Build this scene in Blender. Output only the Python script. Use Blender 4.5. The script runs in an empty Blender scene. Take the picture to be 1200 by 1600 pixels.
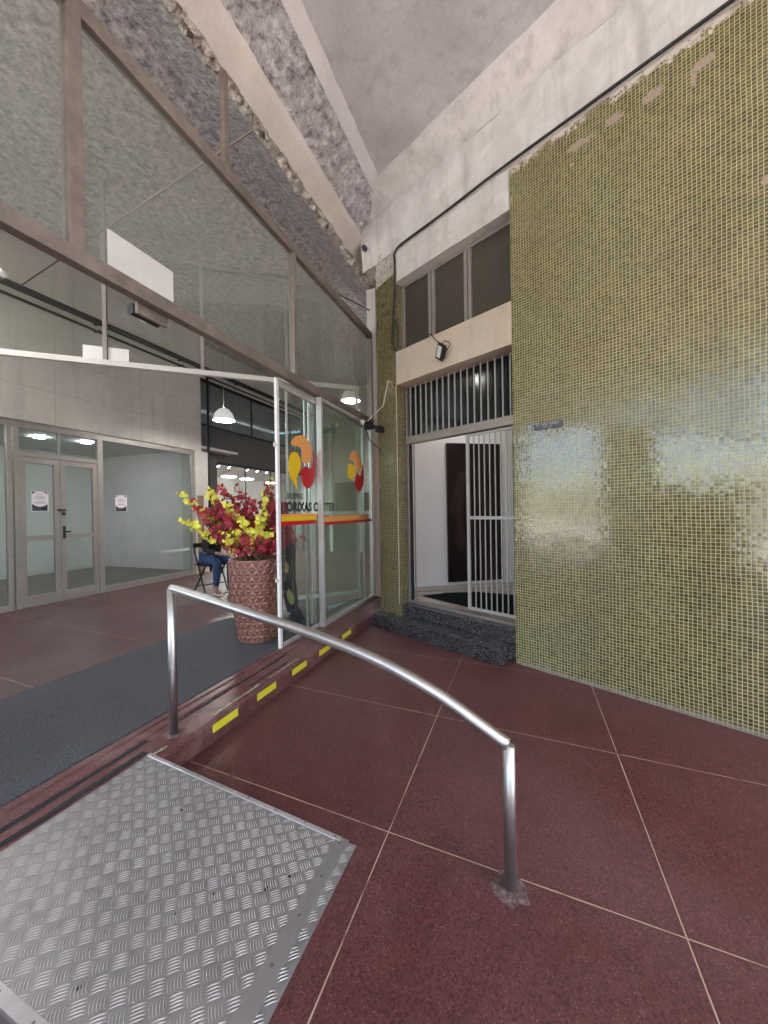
import bpy, bmesh, math, random
from mathutils import Vector, Matrix, noise
random.seed(7)
R = math.radians
S = bpy.context.scene
COL = S.collection
# ------------------------------------------------------------------ frames
# A: along the glass front (u), across it towards the street (n); W: along the mosaic wall (w), into it (n)
AZ_A, AZ_W = R(20.081), R(-42.68)
AD = Vector((math.sin(AZ_A), math.cos(AZ_A), 0)); AN = Vector((math.cos(AZ_A), -math.sin(AZ_A), 0))
WD = -Vector((math.sin(AZ_W), math.cos(AZ_W), 0)); WN = Vector((-WD.y, WD.x, 0))
ROT = {'A': math.atan2(AD.y, AD.x), 'W': math.atan2(WD.y, WD.x), 'X': 0.0}
SGN = {'A': -1.0, 'W': 1.0, 'X': 1.0}
def world(fr, p):
    a, b, c = p
    if fr == 'A': v = AD*a + AN*b
    elif fr == 'W': v = WD*a + WN*b
    else: v = Vector((a, b, 0))
    return Vector((v.x, v.y, c))
def toA(x, y): v = Vector((x, y, 0)); return v.dot(AD), v.dot(AN)
def toW(x, y): v = Vector((x, y, 0)); return v.dot(WD), v.dot(WN)

# ------------------------------------------------------------------ objects
def tag(o, label=None, cat=None, group=None, kind=None):
    if label: o['label'] = label
    if cat: o['category'] = cat
    if group: o['group'] = group
    if kind: o['kind'] = kind
    return o
class Thing:
    def __init__(s, name, label, cat, fr='X', org=(0, 0, 0), group=None, kind=None):
        o = bpy.data.objects.new(name, None); COL.objects.link(o)
        o.empty_display_size = 0.1
        o.location = world(fr, org); o.rotation_euler = (0, 0, ROT[fr])
        tag(o, label, cat, group, kind); s.o = o; s.fr = fr; s.org = org
    def mb(s): return MB(s.fr, s.org)
class MB:
    def __init__(s, fr='X', org=(0, 0, 0)):
        s.fr, s.org, s.v, s.f, s.mi, s.cur = fr, org, [], [], [], 0
    def P(s, p): return (p[0]-s.org[0], SGN[s.fr]*(p[1]-s.org[1]), p[2]-s.org[2])
    def add(s, vs, fs):
        k = len(s.v); s.v += [s.P(p) for p in vs]; s.f += [[i+k for i in f] for f in fs]; s.mi += [s.cur]*len(fs); return s
    def box(s, a0, a1, b0, b1, c0, c1):
        vs = [(a, b, c) for a in (a0, a1) for b in (b0, b1) for c in (c0, c1)]
        return s.add(vs, [(0, 1, 3, 2), (4, 6, 7, 5), (0, 4, 5, 1), (2, 3, 7, 6), (0, 2, 6, 4), (1, 5, 7, 3)])
    def prism(s, prof, a0, a1):            # prof of (b, c), swept along a
        n = len(prof); vs = [(a0, b, c) for b, c in prof]+[(a1, b, c) for b, c in prof]
        return s.add(vs, [list(range(n)), list(range(n, 2*n))]+[(i, (i+1) % n, n+(i+1) % n, n+i) for i in range(n)])
    def plate(s, outline, b0, b1):         # outline of (a, c), thickness in b
        n = len(outline); vs = [(a, b0, c) for a, c in outline]+[(a, b1, c) for a, c in outline]
        return s.add(vs, [list(range(n)), list(range(n, 2*n))]+[(i, (i+1) % n, n+(i+1) % n, n+i) for i in range(n)])
    def slab(s, outline, c0, c1):          # outline of (a, b), thickness in c
        n = len(outline); vs = [(a, b, c0) for a, b in outline]+[(a, b, c1) for a, b in outline]
        return s.add(vs, [list(range(n)), list(range(n, 2*n))]+[(i, (i+1) % n, n+(i+1) % n, n+i) for i in range(n)])
    def tube(s, pts, r, seg=10, cap=True):
        pts = [Vector(p) for p in pts]; n = len(pts); rs = r if isinstance(r, (list, tuple)) else [r]*n
        vs, fs = [], []; up = None
        for i, p in enumerate(pts):
            t = (pts[min(i+1, n-1)]-pts[max(i-1, 0)]).normalized()
            if up is None: up = Vector((0, 0, 1)) if abs(t.z) < .9 else Vector((1, 0, 0))
            x = t.cross(up).normalized(); up = x.cross(t).normalized()
            for k in range(seg):
                an = 2*math.pi*k/seg; vs.append(tuple(p+(x*math.cos(an)+up*math.sin(an))*rs[i]))
        for i in range(n-1):
            for k in range(seg):
                fs.append((i*seg+k, i*seg+(k+1) % seg, (i+1)*seg+(k+1) % seg, (i+1)*seg+k))
        if cap: fs += [list(range(seg)), list(range((n-1)*seg, n*seg))]
        return s.add(vs, fs)
    def lathe(s, c, prof, seg=32, cap=True):
        vs, fs = [], []
        for r, z in prof:
            for k in range(seg):
                an = 2*math.pi*k/seg; vs.append((c[0]+r*math.cos(an), c[1]+r*math.sin(an), c[2]+z))
        for i in range(len(prof)-1):
            for k in range(seg): fs.append((i*seg+k, i*seg+(k+1) % seg, (i+1)*seg+(k+1) % seg, (i+1)*seg+k))
        if cap: fs += [list(range(seg)), list(range((len(prof)-1)*seg, len(prof)*seg))]
        return s.add(vs, fs)
    def sheet(s, c00, c10, c11, c01, nu, nv, amp=0.0, sc=3.0, amp2=0.0, sc2=15.0, edge=0.0):
        c00, c10, c11, c01 = map(Vector, (c00, c10, c11, c01))
        nrm = (c10-c00).cross(c01-c00).normalized(); vs = []
        for j in range(nv+1):
            for i in range(nu+1):
                u, v = i/nu, j/nv
                p = (c00*(1-u)+c10*u)*(1-v)+(c01*(1-u)+c11*u)*v
                d = amp*noise.noise(p*sc)+amp2*noise.noise(p*sc2)
                if edge and (i in (0, nu) or j in (0, nv)): d = 0
                vs.append(tuple(p+nrm*d))
        fs = [(j*(nu+1)+i, j*(nu+1)+i+1, (j+1)*(nu+1)+i+1, (j+1)*(nu+1)+i) for j in range(nv) for i in range(nu)]
        return s.add(vs, fs)
    def build(s, name, m, parent=None, smooth=False, bevel=0.0, recalc=True):
        me = bpy.data.meshes.new(name); me.from_pydata(s.v, [], s.f)
        ms = m if isinstance(m, (list, tuple)) else [m]
        for q in ms: me.materials.append(q)
        for i, p in enumerate(me.polygons): p.material_index = s.mi[i]
        if recalc:
            bm = bmesh.new(); bm.from_mesh(me); bmesh.ops.recalc_face_normals(bm, faces=bm.faces); bm.to_mesh(me); bm.free()
        if smooth:
            for p in me.polygons: p.use_smooth = True
        o = bpy.data.objects.new(name, me); COL.objects.link(o)
        if parent is not None: o.parent = parent.o if isinstance(parent, Thing) else parent
        else: o.location = world(s.fr, s.org); o.rotation_euler = (0, 0, ROT[s.fr])
        if bevel:
            md = o.modifiers.new('bevel', 'BEVEL'); md.width = bevel; md.segments = 2; md.limit_method = 'ANGLE'; md.angle_limit = R(40)
        return o

# ------------------------------------------------------------------ materials
class NT:
    def __init__(s, name):
        s.m = bpy.data.materials.new(name); s.m.use_nodes = True; s.t = s.m.node_tree; s.t.nodes.clear()
        s.out = s.n('ShaderNodeOutputMaterial'); s._tc = None
    def n(s, ty, **kw):
        x = s.t.nodes.new(ty)
        for k, v in kw.items(): setattr(x, k, v)
        return x
    def put(s, sock, v):
        if isinstance(v, bpy.types.NodeSocket): s.t.links.new(v, sock)
        elif v is not None:
            if isinstance(v, (tuple, list)) and sock.type == 'RGBA' and len(v) == 3: v = (*v, 1)
            sock.default_value = v
    def co(s):
        if not s._tc: s._tc = s.n('ShaderNodeTexCoord')
        return s._tc.outputs['Object']
    def math(s, op, a, b=None, c=None, clamp=False):
        x = s.n('ShaderNodeMath', operation=op); x.use_clamp = clamp
        for i, v in enumerate((a, b, c)):
            if v is not None: s.put(x.inputs[i], v)
        return x.outputs[0]
    def vmath(s, op, a, b=None, scale=None):
        x = s.n('ShaderNodeVectorMath', operation=op); s.put(x.inputs[0], a)
        if b is not None: s.put(x.inputs[1], b)
        if scale is not None: s.put(x.inputs['Scale'], scale)
        return x.outputs['Value'] if op in ('DISTANCE', 'DOT_PRODUCT', 'LENGTH') else x.outputs[0]
    def noise(s, scale, detail=4, rough=.55, vec=None, dist=0.0, col=False):
        x = s.n('ShaderNodeTexNoise'); s.put(x.inputs['Vector'], vec or s.co()); s.put(x.inputs['Scale'], scale)
        x.inputs['Detail'].default_value = detail; x.inputs['Roughness'].default_value = rough; x.inputs['Distortion'].default_value = dist
        return x.outputs[1 if col else 0]
    def voro(s, scale, vec=None, feature='F1', out=0):
        x = s.n('ShaderNodeTexVoronoi', feature=feature); s.put(x.inputs['Vector'], vec or s.co()); x.inputs['Scale'].default_value = scale
        return x.outputs[out]
    def white(s, vec, out=0):
        x = s.n('ShaderNodeTexWhiteNoise', noise_dimensions='3D'); s.put(x.inputs['Vector'], vec); return x.outputs[out]
    def ramp(s, f, a, b, lo=0.0, hi=1.0):
        x = s.n('ShaderNodeMapRange'); x.clamp = True
        for i, v in enumerate((f, a, b, lo, hi)): s.put(x.inputs[i], v)
        return x.outputs[0]
    def mix(s, f, a, b, mode='MIX'):
        x = s.n('ShaderNodeMix', data_type='RGBA', blend_type=mode); s.put(x.inputs[0], f); s.put(x.inputs[6], a); s.put(x.inputs[7], b); return x.outputs[2]
    def sep(s, v):
        x = s.n('ShaderNodeSeparateXYZ'); s.put(x.inputs[0], v); return x.outputs
    def comb(s, a=0.0, b=0.0, c=0.0):
        x = s.n('ShaderNodeCombineXYZ'); s.put(x.inputs[0], a); s.put(x.inputs[1], b); s.put(x.inputs[2], c); return x.outputs[0]
    def mapv(s, scale=(1, 1, 1), rot=(0, 0, 0), loc=(0, 0, 0)):
        x = s.n('ShaderNodeMapping'); s.put(x.inputs[0], s.co()); x.inputs['Scale'].default_value = scale; x.inputs['Rotation'].default_value = rot; x.inputs['Location'].default_value = loc
        return x.outputs[0]
    def bump(s, h, strength=.3, dist=.01, normal=None):
        x = s.n('ShaderNodeBump'); x.inputs['Strength'].default_value = strength; x.inputs['Distance'].default_value = dist; s.put(x.inputs['Height'], h)
        if normal is not None: s.put(x.inputs['Normal'], normal)
        return x.outputs[0]
    def bsdf(s, col, rough=.5, metal=0.0, normal=None, spec=.5, emit=None, estr=0.0, coat=0.0, sheen=0.0):
        x = s.n('ShaderNodeBsdfPrincipled'); s.put(x.inputs['Base Color'], col); s.put(x.inputs['Roughness'], rough); s.put(x.inputs['Metallic'], metal)
        s.put(x.inputs['Specular IOR Level'], spec); s.put(x.inputs['Coat Weight'], coat); s.put(x.inputs['Sheen Weight'], sheen)
        if normal is not None: s.put(x.inputs['Normal'], normal)
        if emit is not None: s.put(x.inputs['Emission Color'], emit); s.put(x.inputs['Emission Strength'], estr)
        return x.outputs[0]
    def done(s, sh): s.t.links.new(sh, s.out.inputs[0]); return s.m
MATS = {}
def plain(name, col, rough=.5, metal=0.0, var=.12, sc=18.0, bump=.05, spec=.5, coat=0.0, sheen=0.0):
    if name in MATS: return MATS[name]
    t = NT(name); nz = t.noise(sc, 5); nz2 = t.noise(sc*.13, 3)
    f = t.math('ADD', t.math('MULTIPLY', nz, .5), t.math('MULTIPLY', nz2, .5))
    c = t.mix(t.ramp(f, .3, .7), tuple(x*(1-var) for x in col), tuple(min(1, x*(1+var)) for x in col))
    r = t.ramp(nz2, .3, .7, max(.02, rough-.07), min(1, rough+.07))
    MATS[name] = t.done(t.bsdf(c, r, metal, t.bump(nz, bump, .004), spec, coat=coat, sheen=sheen)); return MATS[name]

def m_mosaic(name, base, grout, pitch=.0255, damage=False, tilt=.028, rough=.10, var=1.0):
    t = NT(name); x, y, z = t.sep(t.co())[:3]
    # slight waviness of the laid sheets
    wob = t.noise(1.7, 2, col=True); wx, wy, _ = t.sep(wob)[:3]
    a = t.math('DIVIDE', t.math('ADD', t.math('ADD', x, y), t.math('MULTIPLY', t.math('SUBTRACT', wx, .5), .02)), pitch)
    b = t.math('DIVIDE', t.math('ADD', z, t.math('MULTIPLY', t.math('SUBTRACT', wy, .5), .02)), pitch)
    ca, cb = t.math('FLOOR', a), t.math('FLOOR', b)
    cell = t.comb(ca, cb, 3.3); rnd = t.white(cell, 1); r1 = t.white(t.comb(ca, cb, 9.1))
    da = t.math('ABSOLUTE', t.math('SUBTRACT', t.math('FRACT', a), .5)); db = t.math('ABSOLUTE', t.math('SUBTRACT', t.math('FRACT', b), .5))
    d = t.math('MAXIMUM', da, db)
    rr = t.math('MULTIPLY', t.math('SUBTRACT', r1, .5), .03)
    tile = t.ramp(t.math('ADD', d, rr), .405, .43, 1, 0)
    big = t.noise(.9, 3); mid = t.noise(5, 4)
    br, bg, bb = base
    c1 = t.mix(r1, (br*(1-.38*var), bg*(1-.38*var), bb*(1-.4*var)), (br*(1+.35*var), bg*(1+.33*var), bb*(1+.3*var)))
    c1 = t.mix(t.math('MULTIPLY', t.ramp(t.white(t.comb(ca, cb, 4.4)), .9, .92), var*.6), c1, (br*.5, bg*.45, bb*.5))
    c1 = t.mix(t.math('MULTIPLY', t.ramp(t.white(t.comb(ca, cb, 5.7)), .95, .96), var), c1, (br*1.3, bg*.95, bb*1.5))
    c1 = t.mix(t.ramp(big, .4, .65), c1, t.mix(1.0, c1, (1.12, .92, .8), 'MULTIPLY'))
    gr = t.mix(t.ramp(mid, .35, .65), tuple(q*.86 for q in grout), grout)
    col = t.mix(tile, gr, c1)
    dr = t.noise(1.0, 5, .65, vec=t.mapv((2.2, 2.2, .55))); col = t.mix(t.math('MULTIPLY', t.ramp(dr, .48, .68), .38), col, t.mix(1.0, col, (.62, .55, .45), 'MULTIPLY'))
    rgh = t.ramp(tile, 0, 1, .75, rough); spc = t.ramp(tile, 0, 1, .25, 1.0)
    geo = t.n('ShaderNodeNewGeometry')
    tv = t.vmath('SCALE', t.vmath('SUBTRACT', rnd, (.5, .5, .5)), scale=t.math('MULTIPLY', tile, tilt))
    wav = t.vmath('SCALE', t.vmath('SUBTRACT', t.noise(4.5, 2, col=True), (.5, .5, .5)), scale=.022)
    pil_ = t.vmath('ADD', t.vmath('SCALE', tuple(WD), scale=t.math('MULTIPLY', t.math('SUBTRACT', t.math('FRACT', a), .5), .022)), t.vmath('SCALE', (0, 0, 1), scale=t.math('MULTIPLY', t.math('SUBTRACT', t.math('FRACT', b), .5), .022)))
    nrm = t.vmath('NORMALIZE', t.vmath('ADD', t.vmath('ADD', t.vmath('ADD', geo.outputs['Normal'], tv), wav), pil_))
    nrm = t.bump(tile, .35, .002, nrm)
    sh = t.bsdf(col, rgh, 0, nrm, spc)
    if damage:
        zz, xx = z, t.math('SUBTRACT', x, 1.9)
        dn = t.math('MULTIPLY', t.math('SUBTRACT', t.noise(22, 6, .7), .5), .26)
        msk = None
        for (w, h, rw, rh) in ((-1.24, 4.555, .13, .045), (-.98, 4.565, .09, .05), (-.72, 4.55, .09, .055), (-.43, 4.54, .085, .05), (-.48, 4.47, .025, .06), (-.13, 3.54, .03, .04), (-1.30, 4.42, .03, .02), (-1.9, 4.45, .07, .10)):
            e = t.math('ADD', t.math('POWER', t.math('DIVIDE', t.math('SUBTRACT', xx, w), rw), 2), t.math('POWER', t.math('DIVIDE', t.math('SUBTRACT', zz, h), rh), 2))
            k = t.ramp(t.math('ADD', t.math('SQRT', e), t.math('MULTIPLY', dn, 7)), .62, .78, 1, 0)
            msk = k if msk is None else t.math('MAXIMUM', msk, k)
        white = t.ramp(t.math('ADD', t.math('SUBTRACT', 4.772, zz), t.math('MULTIPLY', dn, 1.3)), .035, .06, 1, 0)
        white = t.math('MULTIPLY', white, t.ramp(t.noise(2.2, 3), .42, .50))
        mc = t.mix(t.noise(40, 4), (.22, .15, .11), (.50, .40, .32))
        low = t.ramp(t.math('ADD', zz, t.math('MULTIPLY', dn, .6)), .01, .05, 1, 0)
        sh2 = t.bsdf(t.mix(white, t.mix(low, mc, (.30, .27, .22)), (.62, .58, .52)), .85, 0, t.bump(t.noise(60, 4), .5, .004))
        mx = t.n('ShaderNodeMixShader'); t.put(mx.inputs[0], t.math('MAXIMUM', t.math('MAXIMUM', msk, white), t.math('MULTIPLY', low, .75))); t.put(mx.inputs[1], sh); t.put(mx.inputs[2], sh2); sh = mx.outputs[0]
    return t.done(sh)
M_MOS = m_mosaic('olive_mosaic', (.106, .100, .029), (.51, .485, .275), damage=True)
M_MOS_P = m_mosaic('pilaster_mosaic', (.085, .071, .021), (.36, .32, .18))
M_MOS_W = m_mosaic('cream_mosaic', (.60, .54, .44), (.66, .60, .50), pitch=.0215, tilt=.02, rough=.4, var=.12)

def m_concrete(name, c0, c1, sc=3.0, fine=45.0, rough=.9, bump=.3, streak=0.0, speck=None, bdist=.01, aniso=None):
    t = NT(name); a = t.noise(sc, 6, .6, dist=.4); b = t.noise(fine, 5, .65)
    f = t.math('ADD', t.math('MULTIPLY', a, .65), t.math('MULTIPLY', b, .35))
    col = t.mix(t.ramp(f, .33, .67), c0, c1)
    if streak:
        st = t.noise(1.0, 5, .6, vec=t.mapv((7, 7, .5))); col = t.mix(t.math('MULTIPLY', t.ramp(st, .52, .72), streak), col, tuple(q*.55 for q in c0))
    pit = t.ramp(t.voro(sc*7), .02, .07, 1, 0); pm = t.ramp(t.noise(sc*.8, 2), .55, .65); pit = t.math('MULTIPLY', pit, pm)
    col = t.mix(t.math('MULTIPLY', pit, .6), col, tuple(q*.35 for q in c0))
    h = t.math('SUBTRACT', t.math('ADD', t.math('MULTIPLY', a, .5), t.math('MULTIPLY', b, .4)), t.math('MULTIPLY', pit, .5))
    if speck:
        v = t.noise(speck, 7, .78, dist=.25, vec=t.mapv(aniso) if aniso else None); lo = t.ramp(v, .50, .38, 0, 1); hi = t.ramp(v, .52, .62, 0, 1)
        col = t.mix(t.math('MULTIPLY', lo, .75), col, tuple(q*.25 for q in c0)); col = t.mix(t.math('MULTIPLY', hi, .55), col, tuple(min(1, q*1.7) for q in c1))
        h = t.math('ADD', h, v)
    return t.done(t.bsdf(col, rough, 0, t.bump(h, bump, bdist)))
M_CEIL = m_concrete('canopy_plaster', (.47, .465, .48), (.655, .655, .67), 1.9, 26, bump=.5, streak=.35)
M_ROUGH = m_concrete('rough_concrete', (.42, .405, .42), (.62, .60, .61), 4, 30, bump=1.0, speck=13, bdist=.03)
M_ROUGH_D = m_concrete('rough_concrete_shade', (.36, .35, .355), (.56, .54, .55), 3, 16, bump=.9, bdist=.03)
M_ROUGH_I = m_concrete('rough_slope_concrete', (.42, .405, .42), (.62, .60, .61), 4, 30, bump=1.0, speck=11, bdist=.03, aniso=(2.6, 1, 1))
M_RIB = m_concrete('rib_concrete', (.50, .46, .42), (.66, .62, .57), 2.5, 40, bump=.3)
M_BROKEN = m_concrete('broken_concrete', (.54, .49, .42), (.82, .77, .69), 9, 60, bump=1.0, speck=34, bdist=.03)
M_WHITE = m_concrete('painted_plaster', (.53, .515, .49), (.76, .75, .725), 1.7, 12, bump=1.1, streak=.45, bdist=.02)
M_BAND = m_concrete('haunch_plaster', (.54, .52, .52), (.68, .66, .66), 3, 30, bump=.5)
M_FASCIA = m_concrete('board_concrete', (.50, .47, .435), (.66, .625, .585), 1.3, 20, bump=.5, streak=.26)
M_PINK = m_concrete('pale_plaster', (.60, .47, .38), (.74, .62, .53), 3, 25, bump=.3, streak=.3)
M_DARKW = plain('dark_grey_cladding', (.085, .080, .080), .6, var=.2, sc=8)
M_WALL = plain('white_wall_paint', (.74, .74, .72), .6, var=.04, sc=4, bump=.03)
M_LOBBY = plain('lobby_white_paint', (.78, .76, .74), .55, var=.04, sc=3, bump=.03)
M_SHOPFLR = plain('shop_floor_brown', (.10, .075, .065), .35, var=.2, sc=6)
M_ALU = plain('aged_anodised', (.30, .265, .235), .42, .55, var=.22, sc=25, bump=.08)
M_ALU2 = plain('grey_anodised', (.34, .31, .285), .45, .4, var=.15, sc=20)
M_RUST = plain('weathered_frame', (.215, .175, .15), .5, .35, var=.4, sc=14, bump=.12)
M_ALUW = plain('pale_aluminium', (.62, .60, .57), .35, .6, var=.1, sc=30)
M_WSTEEL = plain('white_enamel_steel', (.72, .70, .66), .4, 0, var=.1, sc=30)
M_BARS = plain('ivory_enamel_bars', (.42, .41, .375), .38, .1, var=.12, sc=30)
M_BLACK = plain('black_plastic', (.012, .012, .013), .45, var=.3, sc=30)
M_CABLE = plain('black_cable', (.015, .015, .016), .55, var=.3, sc=30)
M_TRAY = plain('black_tray', (.016, .017, .018), .5, .2, var=.3, sc=30)
M_PAPER = plain('white_paper', (.82, .81, .80), .8, var=.03, sc=20)
M_BOARD = plain('white_panel', (.56, .545, .51), .7, var=.12, sc=6)
M_DKGLASS = plain('tinted_window_film', (.075, .068, .052), .22, var=.12, sc=2, bump=.01, spec=.5)
M_DKPANE = plain('dark_door_glass', (.010, .014, .015), .1, var=.2, sc=3, bump=.0)
M_SEAL = plain('white_sealant', (.75, .73, .68), .7)
M_TEXT = plain('black_vinyl', (.012, .012, .013), .4)
M_ORANGE = plain('orange_vinyl', (.82, .36, .10), .4, var=.04)
M_YELLOW = plain('yellow_vinyl', (.82, .52, .01), .4, var=.04)
M_REDV = plain('red_vinyl', (.50, .008, .014), .4, var=.04)
M_STICK = plain('yellow_reflective', (.66, .60, .03), .4, var=.12, sc=40)
M_TAPE = plain('black_grit_tape', (.014, .014, .016), .8, var=.5, sc=60, bump=.3)
M_PEEL = plain('peeled_green_strip', (.34, .36, .22), .8, var=.4, sc=40)
M_LEATHER = plain('tan_shoe', (.30, .14, .07), .6)

def m_glass(name, tint=(.93, .96, .94), dirt=0.0, dcol=(.42, .42, .36), ior=1.5, extra=0.0, mult=1.1):
    t = NT(name)
    tr = t.n('ShaderNodeBsdfTransparent'); tr.inputs[0].default_value = (*tint, 1)
    gl = t.n('ShaderNodeBsdfGlossy'); gl.inputs['Roughness'].default_value = .015; gl.inputs[0].default_value = (.95, .97, .95, 1)
    t.put(gl.inputs['Normal'], t.bump(t.noise(2.2, 2), .02, .02))
    geo = t.n('ShaderNodeNewGeometry'); cs = t.math('ABSOLUTE', t.vmath('DOT_PRODUCT', geo.outputs['Incoming'], geo.outputs['Normal']))
    f0 = ((ior-1)/(ior+1))**2; fr = t.math('ADD', t.math('MULTIPLY', t.math('POWER', t.math('SUBTRACT', 1.0, cs, clamp=True), 5.0), 1-f0), f0)
    mx = t.n('ShaderNodeMixShader'); t.put(mx.inputs[0], t.math('ADD', t.math('MULTIPLY', fr, mult), extra, clamp=True)); t.put(mx.inputs[1], tr.outputs[0]); t.put(mx.inputs[2], gl.outputs[0])
    sh = mx.outputs[0]
    if dirt:
        df = t.n('ShaderNodeBsdfDiffuse'); df.inputs[0].default_value = (*dcol, 1)
        tl = t.n('ShaderNodeBsdfTranslucent'); tl.inputs[0].default_value = (*dcol, 1)
        ad = t.n('ShaderNodeMixShader'); ad.inputs[0].default_value = .4; t.put(ad.inputs[1], df.outputs[0]); t.put(ad.inputs[2], tl.outputs[0])
        m2 = t.n('ShaderNodeMixShader'); t.put(m2.inputs[0], t.ramp(t.noise(1.5, 5, .6), .3, .7, dirt*.75, dirt*1.2)); t.put(m2.inputs[1], sh); t.put(m2.inputs[2], ad.outputs[0]); sh = m2.outputs[0]
    return t.done(sh)
M_GLASS = m_glass('door_glass', (.88, .93, .90), .03, mult=1.7)
M_TGLASS = m_glass('dusty_transom_glass', (.88, .90, .865), .19, (.40, .40, .375))
M_SGLASS = m_glass('shop_glass', (.84, .89, .88), .07, ior=1.3)
M_PGLASS = m_glass('partition_glass', (.95, .97, .96), .03, ior=1.14)

def m_terrazzo(name, base, fleck, joints=True, worn=0.0):
    t = NT(name); x, y, z = t.sep(t.co())[:3]
    ch = t.voro(150, out=1); k = t.sep(ch)[0]; v2 = t.sep(t.voro(330, out=1))[0]
    big = t.noise(.8, 4, .6); mid = t.noise(7, 5, .6)
    c = t.mix(t.ramp(mid, .3, .7), tuple(q*.86 for q in base), tuple(q*1.12 for q in base))
    c = t.mix(t.math('MULTIPLY', t.ramp(k, .72, .78), .75), c, tuple(q*.28 for q in base))
    c = t.mix(t.math('MULTIPLY', t.ramp(v2, .70, .76), .5), c, tuple(q*.4 for q in base))
    c = t.mix(t.math('MULTIPLY', t.ramp(v2, .03, .015), .4), c, fleck)
    c = t.mix(t.math('MULTIPLY', t.ramp(k, .022, .012), .45), c, tuple(min(1, q*2.6) for q in base))
    dust = t.math('MULTIPLY', t.ramp(big, .40, .72), .12); c = t.mix(dust, c, (.25, .17, .165))
    scr = t.ramp(t.noise(3.0, 5, .7, vec=t.mapv((1, 9, 1), (0, 0, .7))), .62, .72); c = t.mix(t.math('MULTIPLY', scr, .2), c, (.32, .25, .235)); st_ = t.ramp(t.noise(2.1, 6, .7, dist=.8), .58, .70); c = t.mix(t.math('MULTIPLY', st_, .35), c, tuple(q*.55 for q in base))
    rough = t.math('ADD', t.ramp(big, .35, .7, .38, .56), t.math('MULTIPLY', scr, .1))
    if joints:
        # strips set in the terrazzo: one family along the glass front (object x), one across it slightly off square
        na = t.math('ABSOLUTE', t.math('SUBTRACT', t.math('FRACT', t.math('ADD', t.math('DIVIDE', t.math('ADD', y, 0.51), 1.125), .5)), .5))
        na = t.math('ADD', t.math('MULTIPLY', na, 1.125), t.ramp(y, 1.2, 1.21))
        bx = t.math('ADD', t.math('MULTIPLY', x, math.cos(R(-4.0))), t.math('MULTIPLY', y, math.sin(R(-4.0))))
        nb = t.math('MULTIPLY', t.math('ABSOLUTE', t.math('SUBTRACT', t.math('FRACT', t.math('ADD', t.math('DIVIDE', t.math('ADD', bx, JB), 1.062), .5)), .5)), 1.062)
        wv = t.math('MULTIPLY', t.math('SUBTRACT', t.noise(3, 2), .5), .004)
        jd = t.math('ADD', t.math('MINIMUM', na, nb), wv)
        j = t.ramp(jd, .0018, .0032, 1, 0)
        jn = t.ramp(t.noise(9, 3), .25, .45)
        c = t.mix(t.math('MULTIPLY', t.ramp(jd, .004, .012, .45, 0), 1), c, tuple(q*.5 for q in base))
        c = t.mix(t.math('MULTIPLY', j, jn), c, (.42, .31, .225))
    if worn:
        w = t.ramp(t.noise(5, 6, .7), .5, .62); c = t.mix(t.math('MULTIPLY', w, worn), c, (.26, .16, .14))
    return t.done(t.bsdf(c, rough, 0, t.bump(t.math('ADD', t.noise(120, 3), t.math('MULTIPLY', mid, .5)), .05, .002), .45))
JB = -1.628
M_FLOOR = m_terrazzo('maroon_terrazzo', (.100, .0290, .0280), (.40, .29, .26))
M_STEP = m_terrazzo('maroon_step', (.135, .047, .044), (.45, .32, .28), joints=False, worn=.35)
M_FLOOR2 = m_terrazzo('hall_terrazzo', (.085, .035, .033), (.4, .3, .28))
t = NT('black_granilite'); v = t.sep(t.voro(170, out=1)); k = v[0]; k2 = t.sep(t.voro(230, out=1))[1]
c = t.mix(t.ramp(k, .86, .92), (.018, .017, .018), (.21, .20, .195)); c = t.mix(t.math('MULTIPLY', t.ramp(k2, .86, .92), .6), c, (.22, .21, .22))
M_GRAN = t.done(t.bsdf(c, t.ramp(t.noise(3), .3, .7, .16, .32), 0, t.bump(t.noise(80), .05, .002)))
t = NT('charcoal_carpet'); a = t.noise(95, 5, .85); b = t.voro(260)
c = t.mix(t.ramp(a, .35, .7), (.026, .027, .029), (.165, .168, .175)); c = t.mix(t.math('MULTIPLY', t.ramp(t.noise(1.2, 3), .45, .7), .35), c, (.105, .105, .108))
M_MAT = t.done(t.bsdf(c, .95, 0, t.bump(a, .9, .006), .1))
t = NT('brushed_steel'); br = t.noise(30, 4, .6, vec=t.mapv((1, 1, 40)))
M_STEEL = t.done(t.bsdf(t.mix(t.noise(6, 4), (.40, .395, .375), (.54, .53, .505)), t.ramp(br, .3, .7, .30, .46), 1.0, t.bump(br, .04, .001)))
t = NT('tread_aluminium'); nn = t.noise(40, 5); n2 = t.noise(2.5, 5, .65)
c = t.mix(t.ramp(n2, .35, .7), (.36, .358, .355), (.46, .457, .45)); c = t.mix(t.math('MULTIPLY', t.ramp(t.noise(11, 5, .7), .64, .72), .5), c, (.08, .08, .085))
wr = t.ramp(t.noise(1.6, 4, .6), .45, .7); c = t.mix(t.math('MULTIPLY', wr, .35), c, (.20, .19, .185)); c = t.mix(t.ramp(t.noise(16, 2, .5), .745, .76), c, (.015, .015, .016))
M_TREAD = t.done(t.bsdf(c, t.ramp(nn, .3, .7, .36, .5), .8, t.bump(nn, .1, .001)))
M_LUG = plain('tread_lug', (.50, .495, .485), .36, .8, var=.15, sc=40)
M_TRIM = plain('aluminium_trim', (.60, .60, .60), .36, .8, var=.12, sc=25)
t = NT('aluminium_strip'); br = t.noise(22, 4, .6, vec=t.mapv((.6, 26, 1)))
M_STRIP = t.done(t.bsdf(t.mix(br, (.36, .36, .36), (.56, .56, .56)), t.ramp(br, .3, .7, .28, .42), .85, t.bump(br, .25, .001)))
M_COPPER = plain('copper_paint', (.225, .098, .066), .42, .25, var=.15, sc=20, spec=.6)
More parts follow.
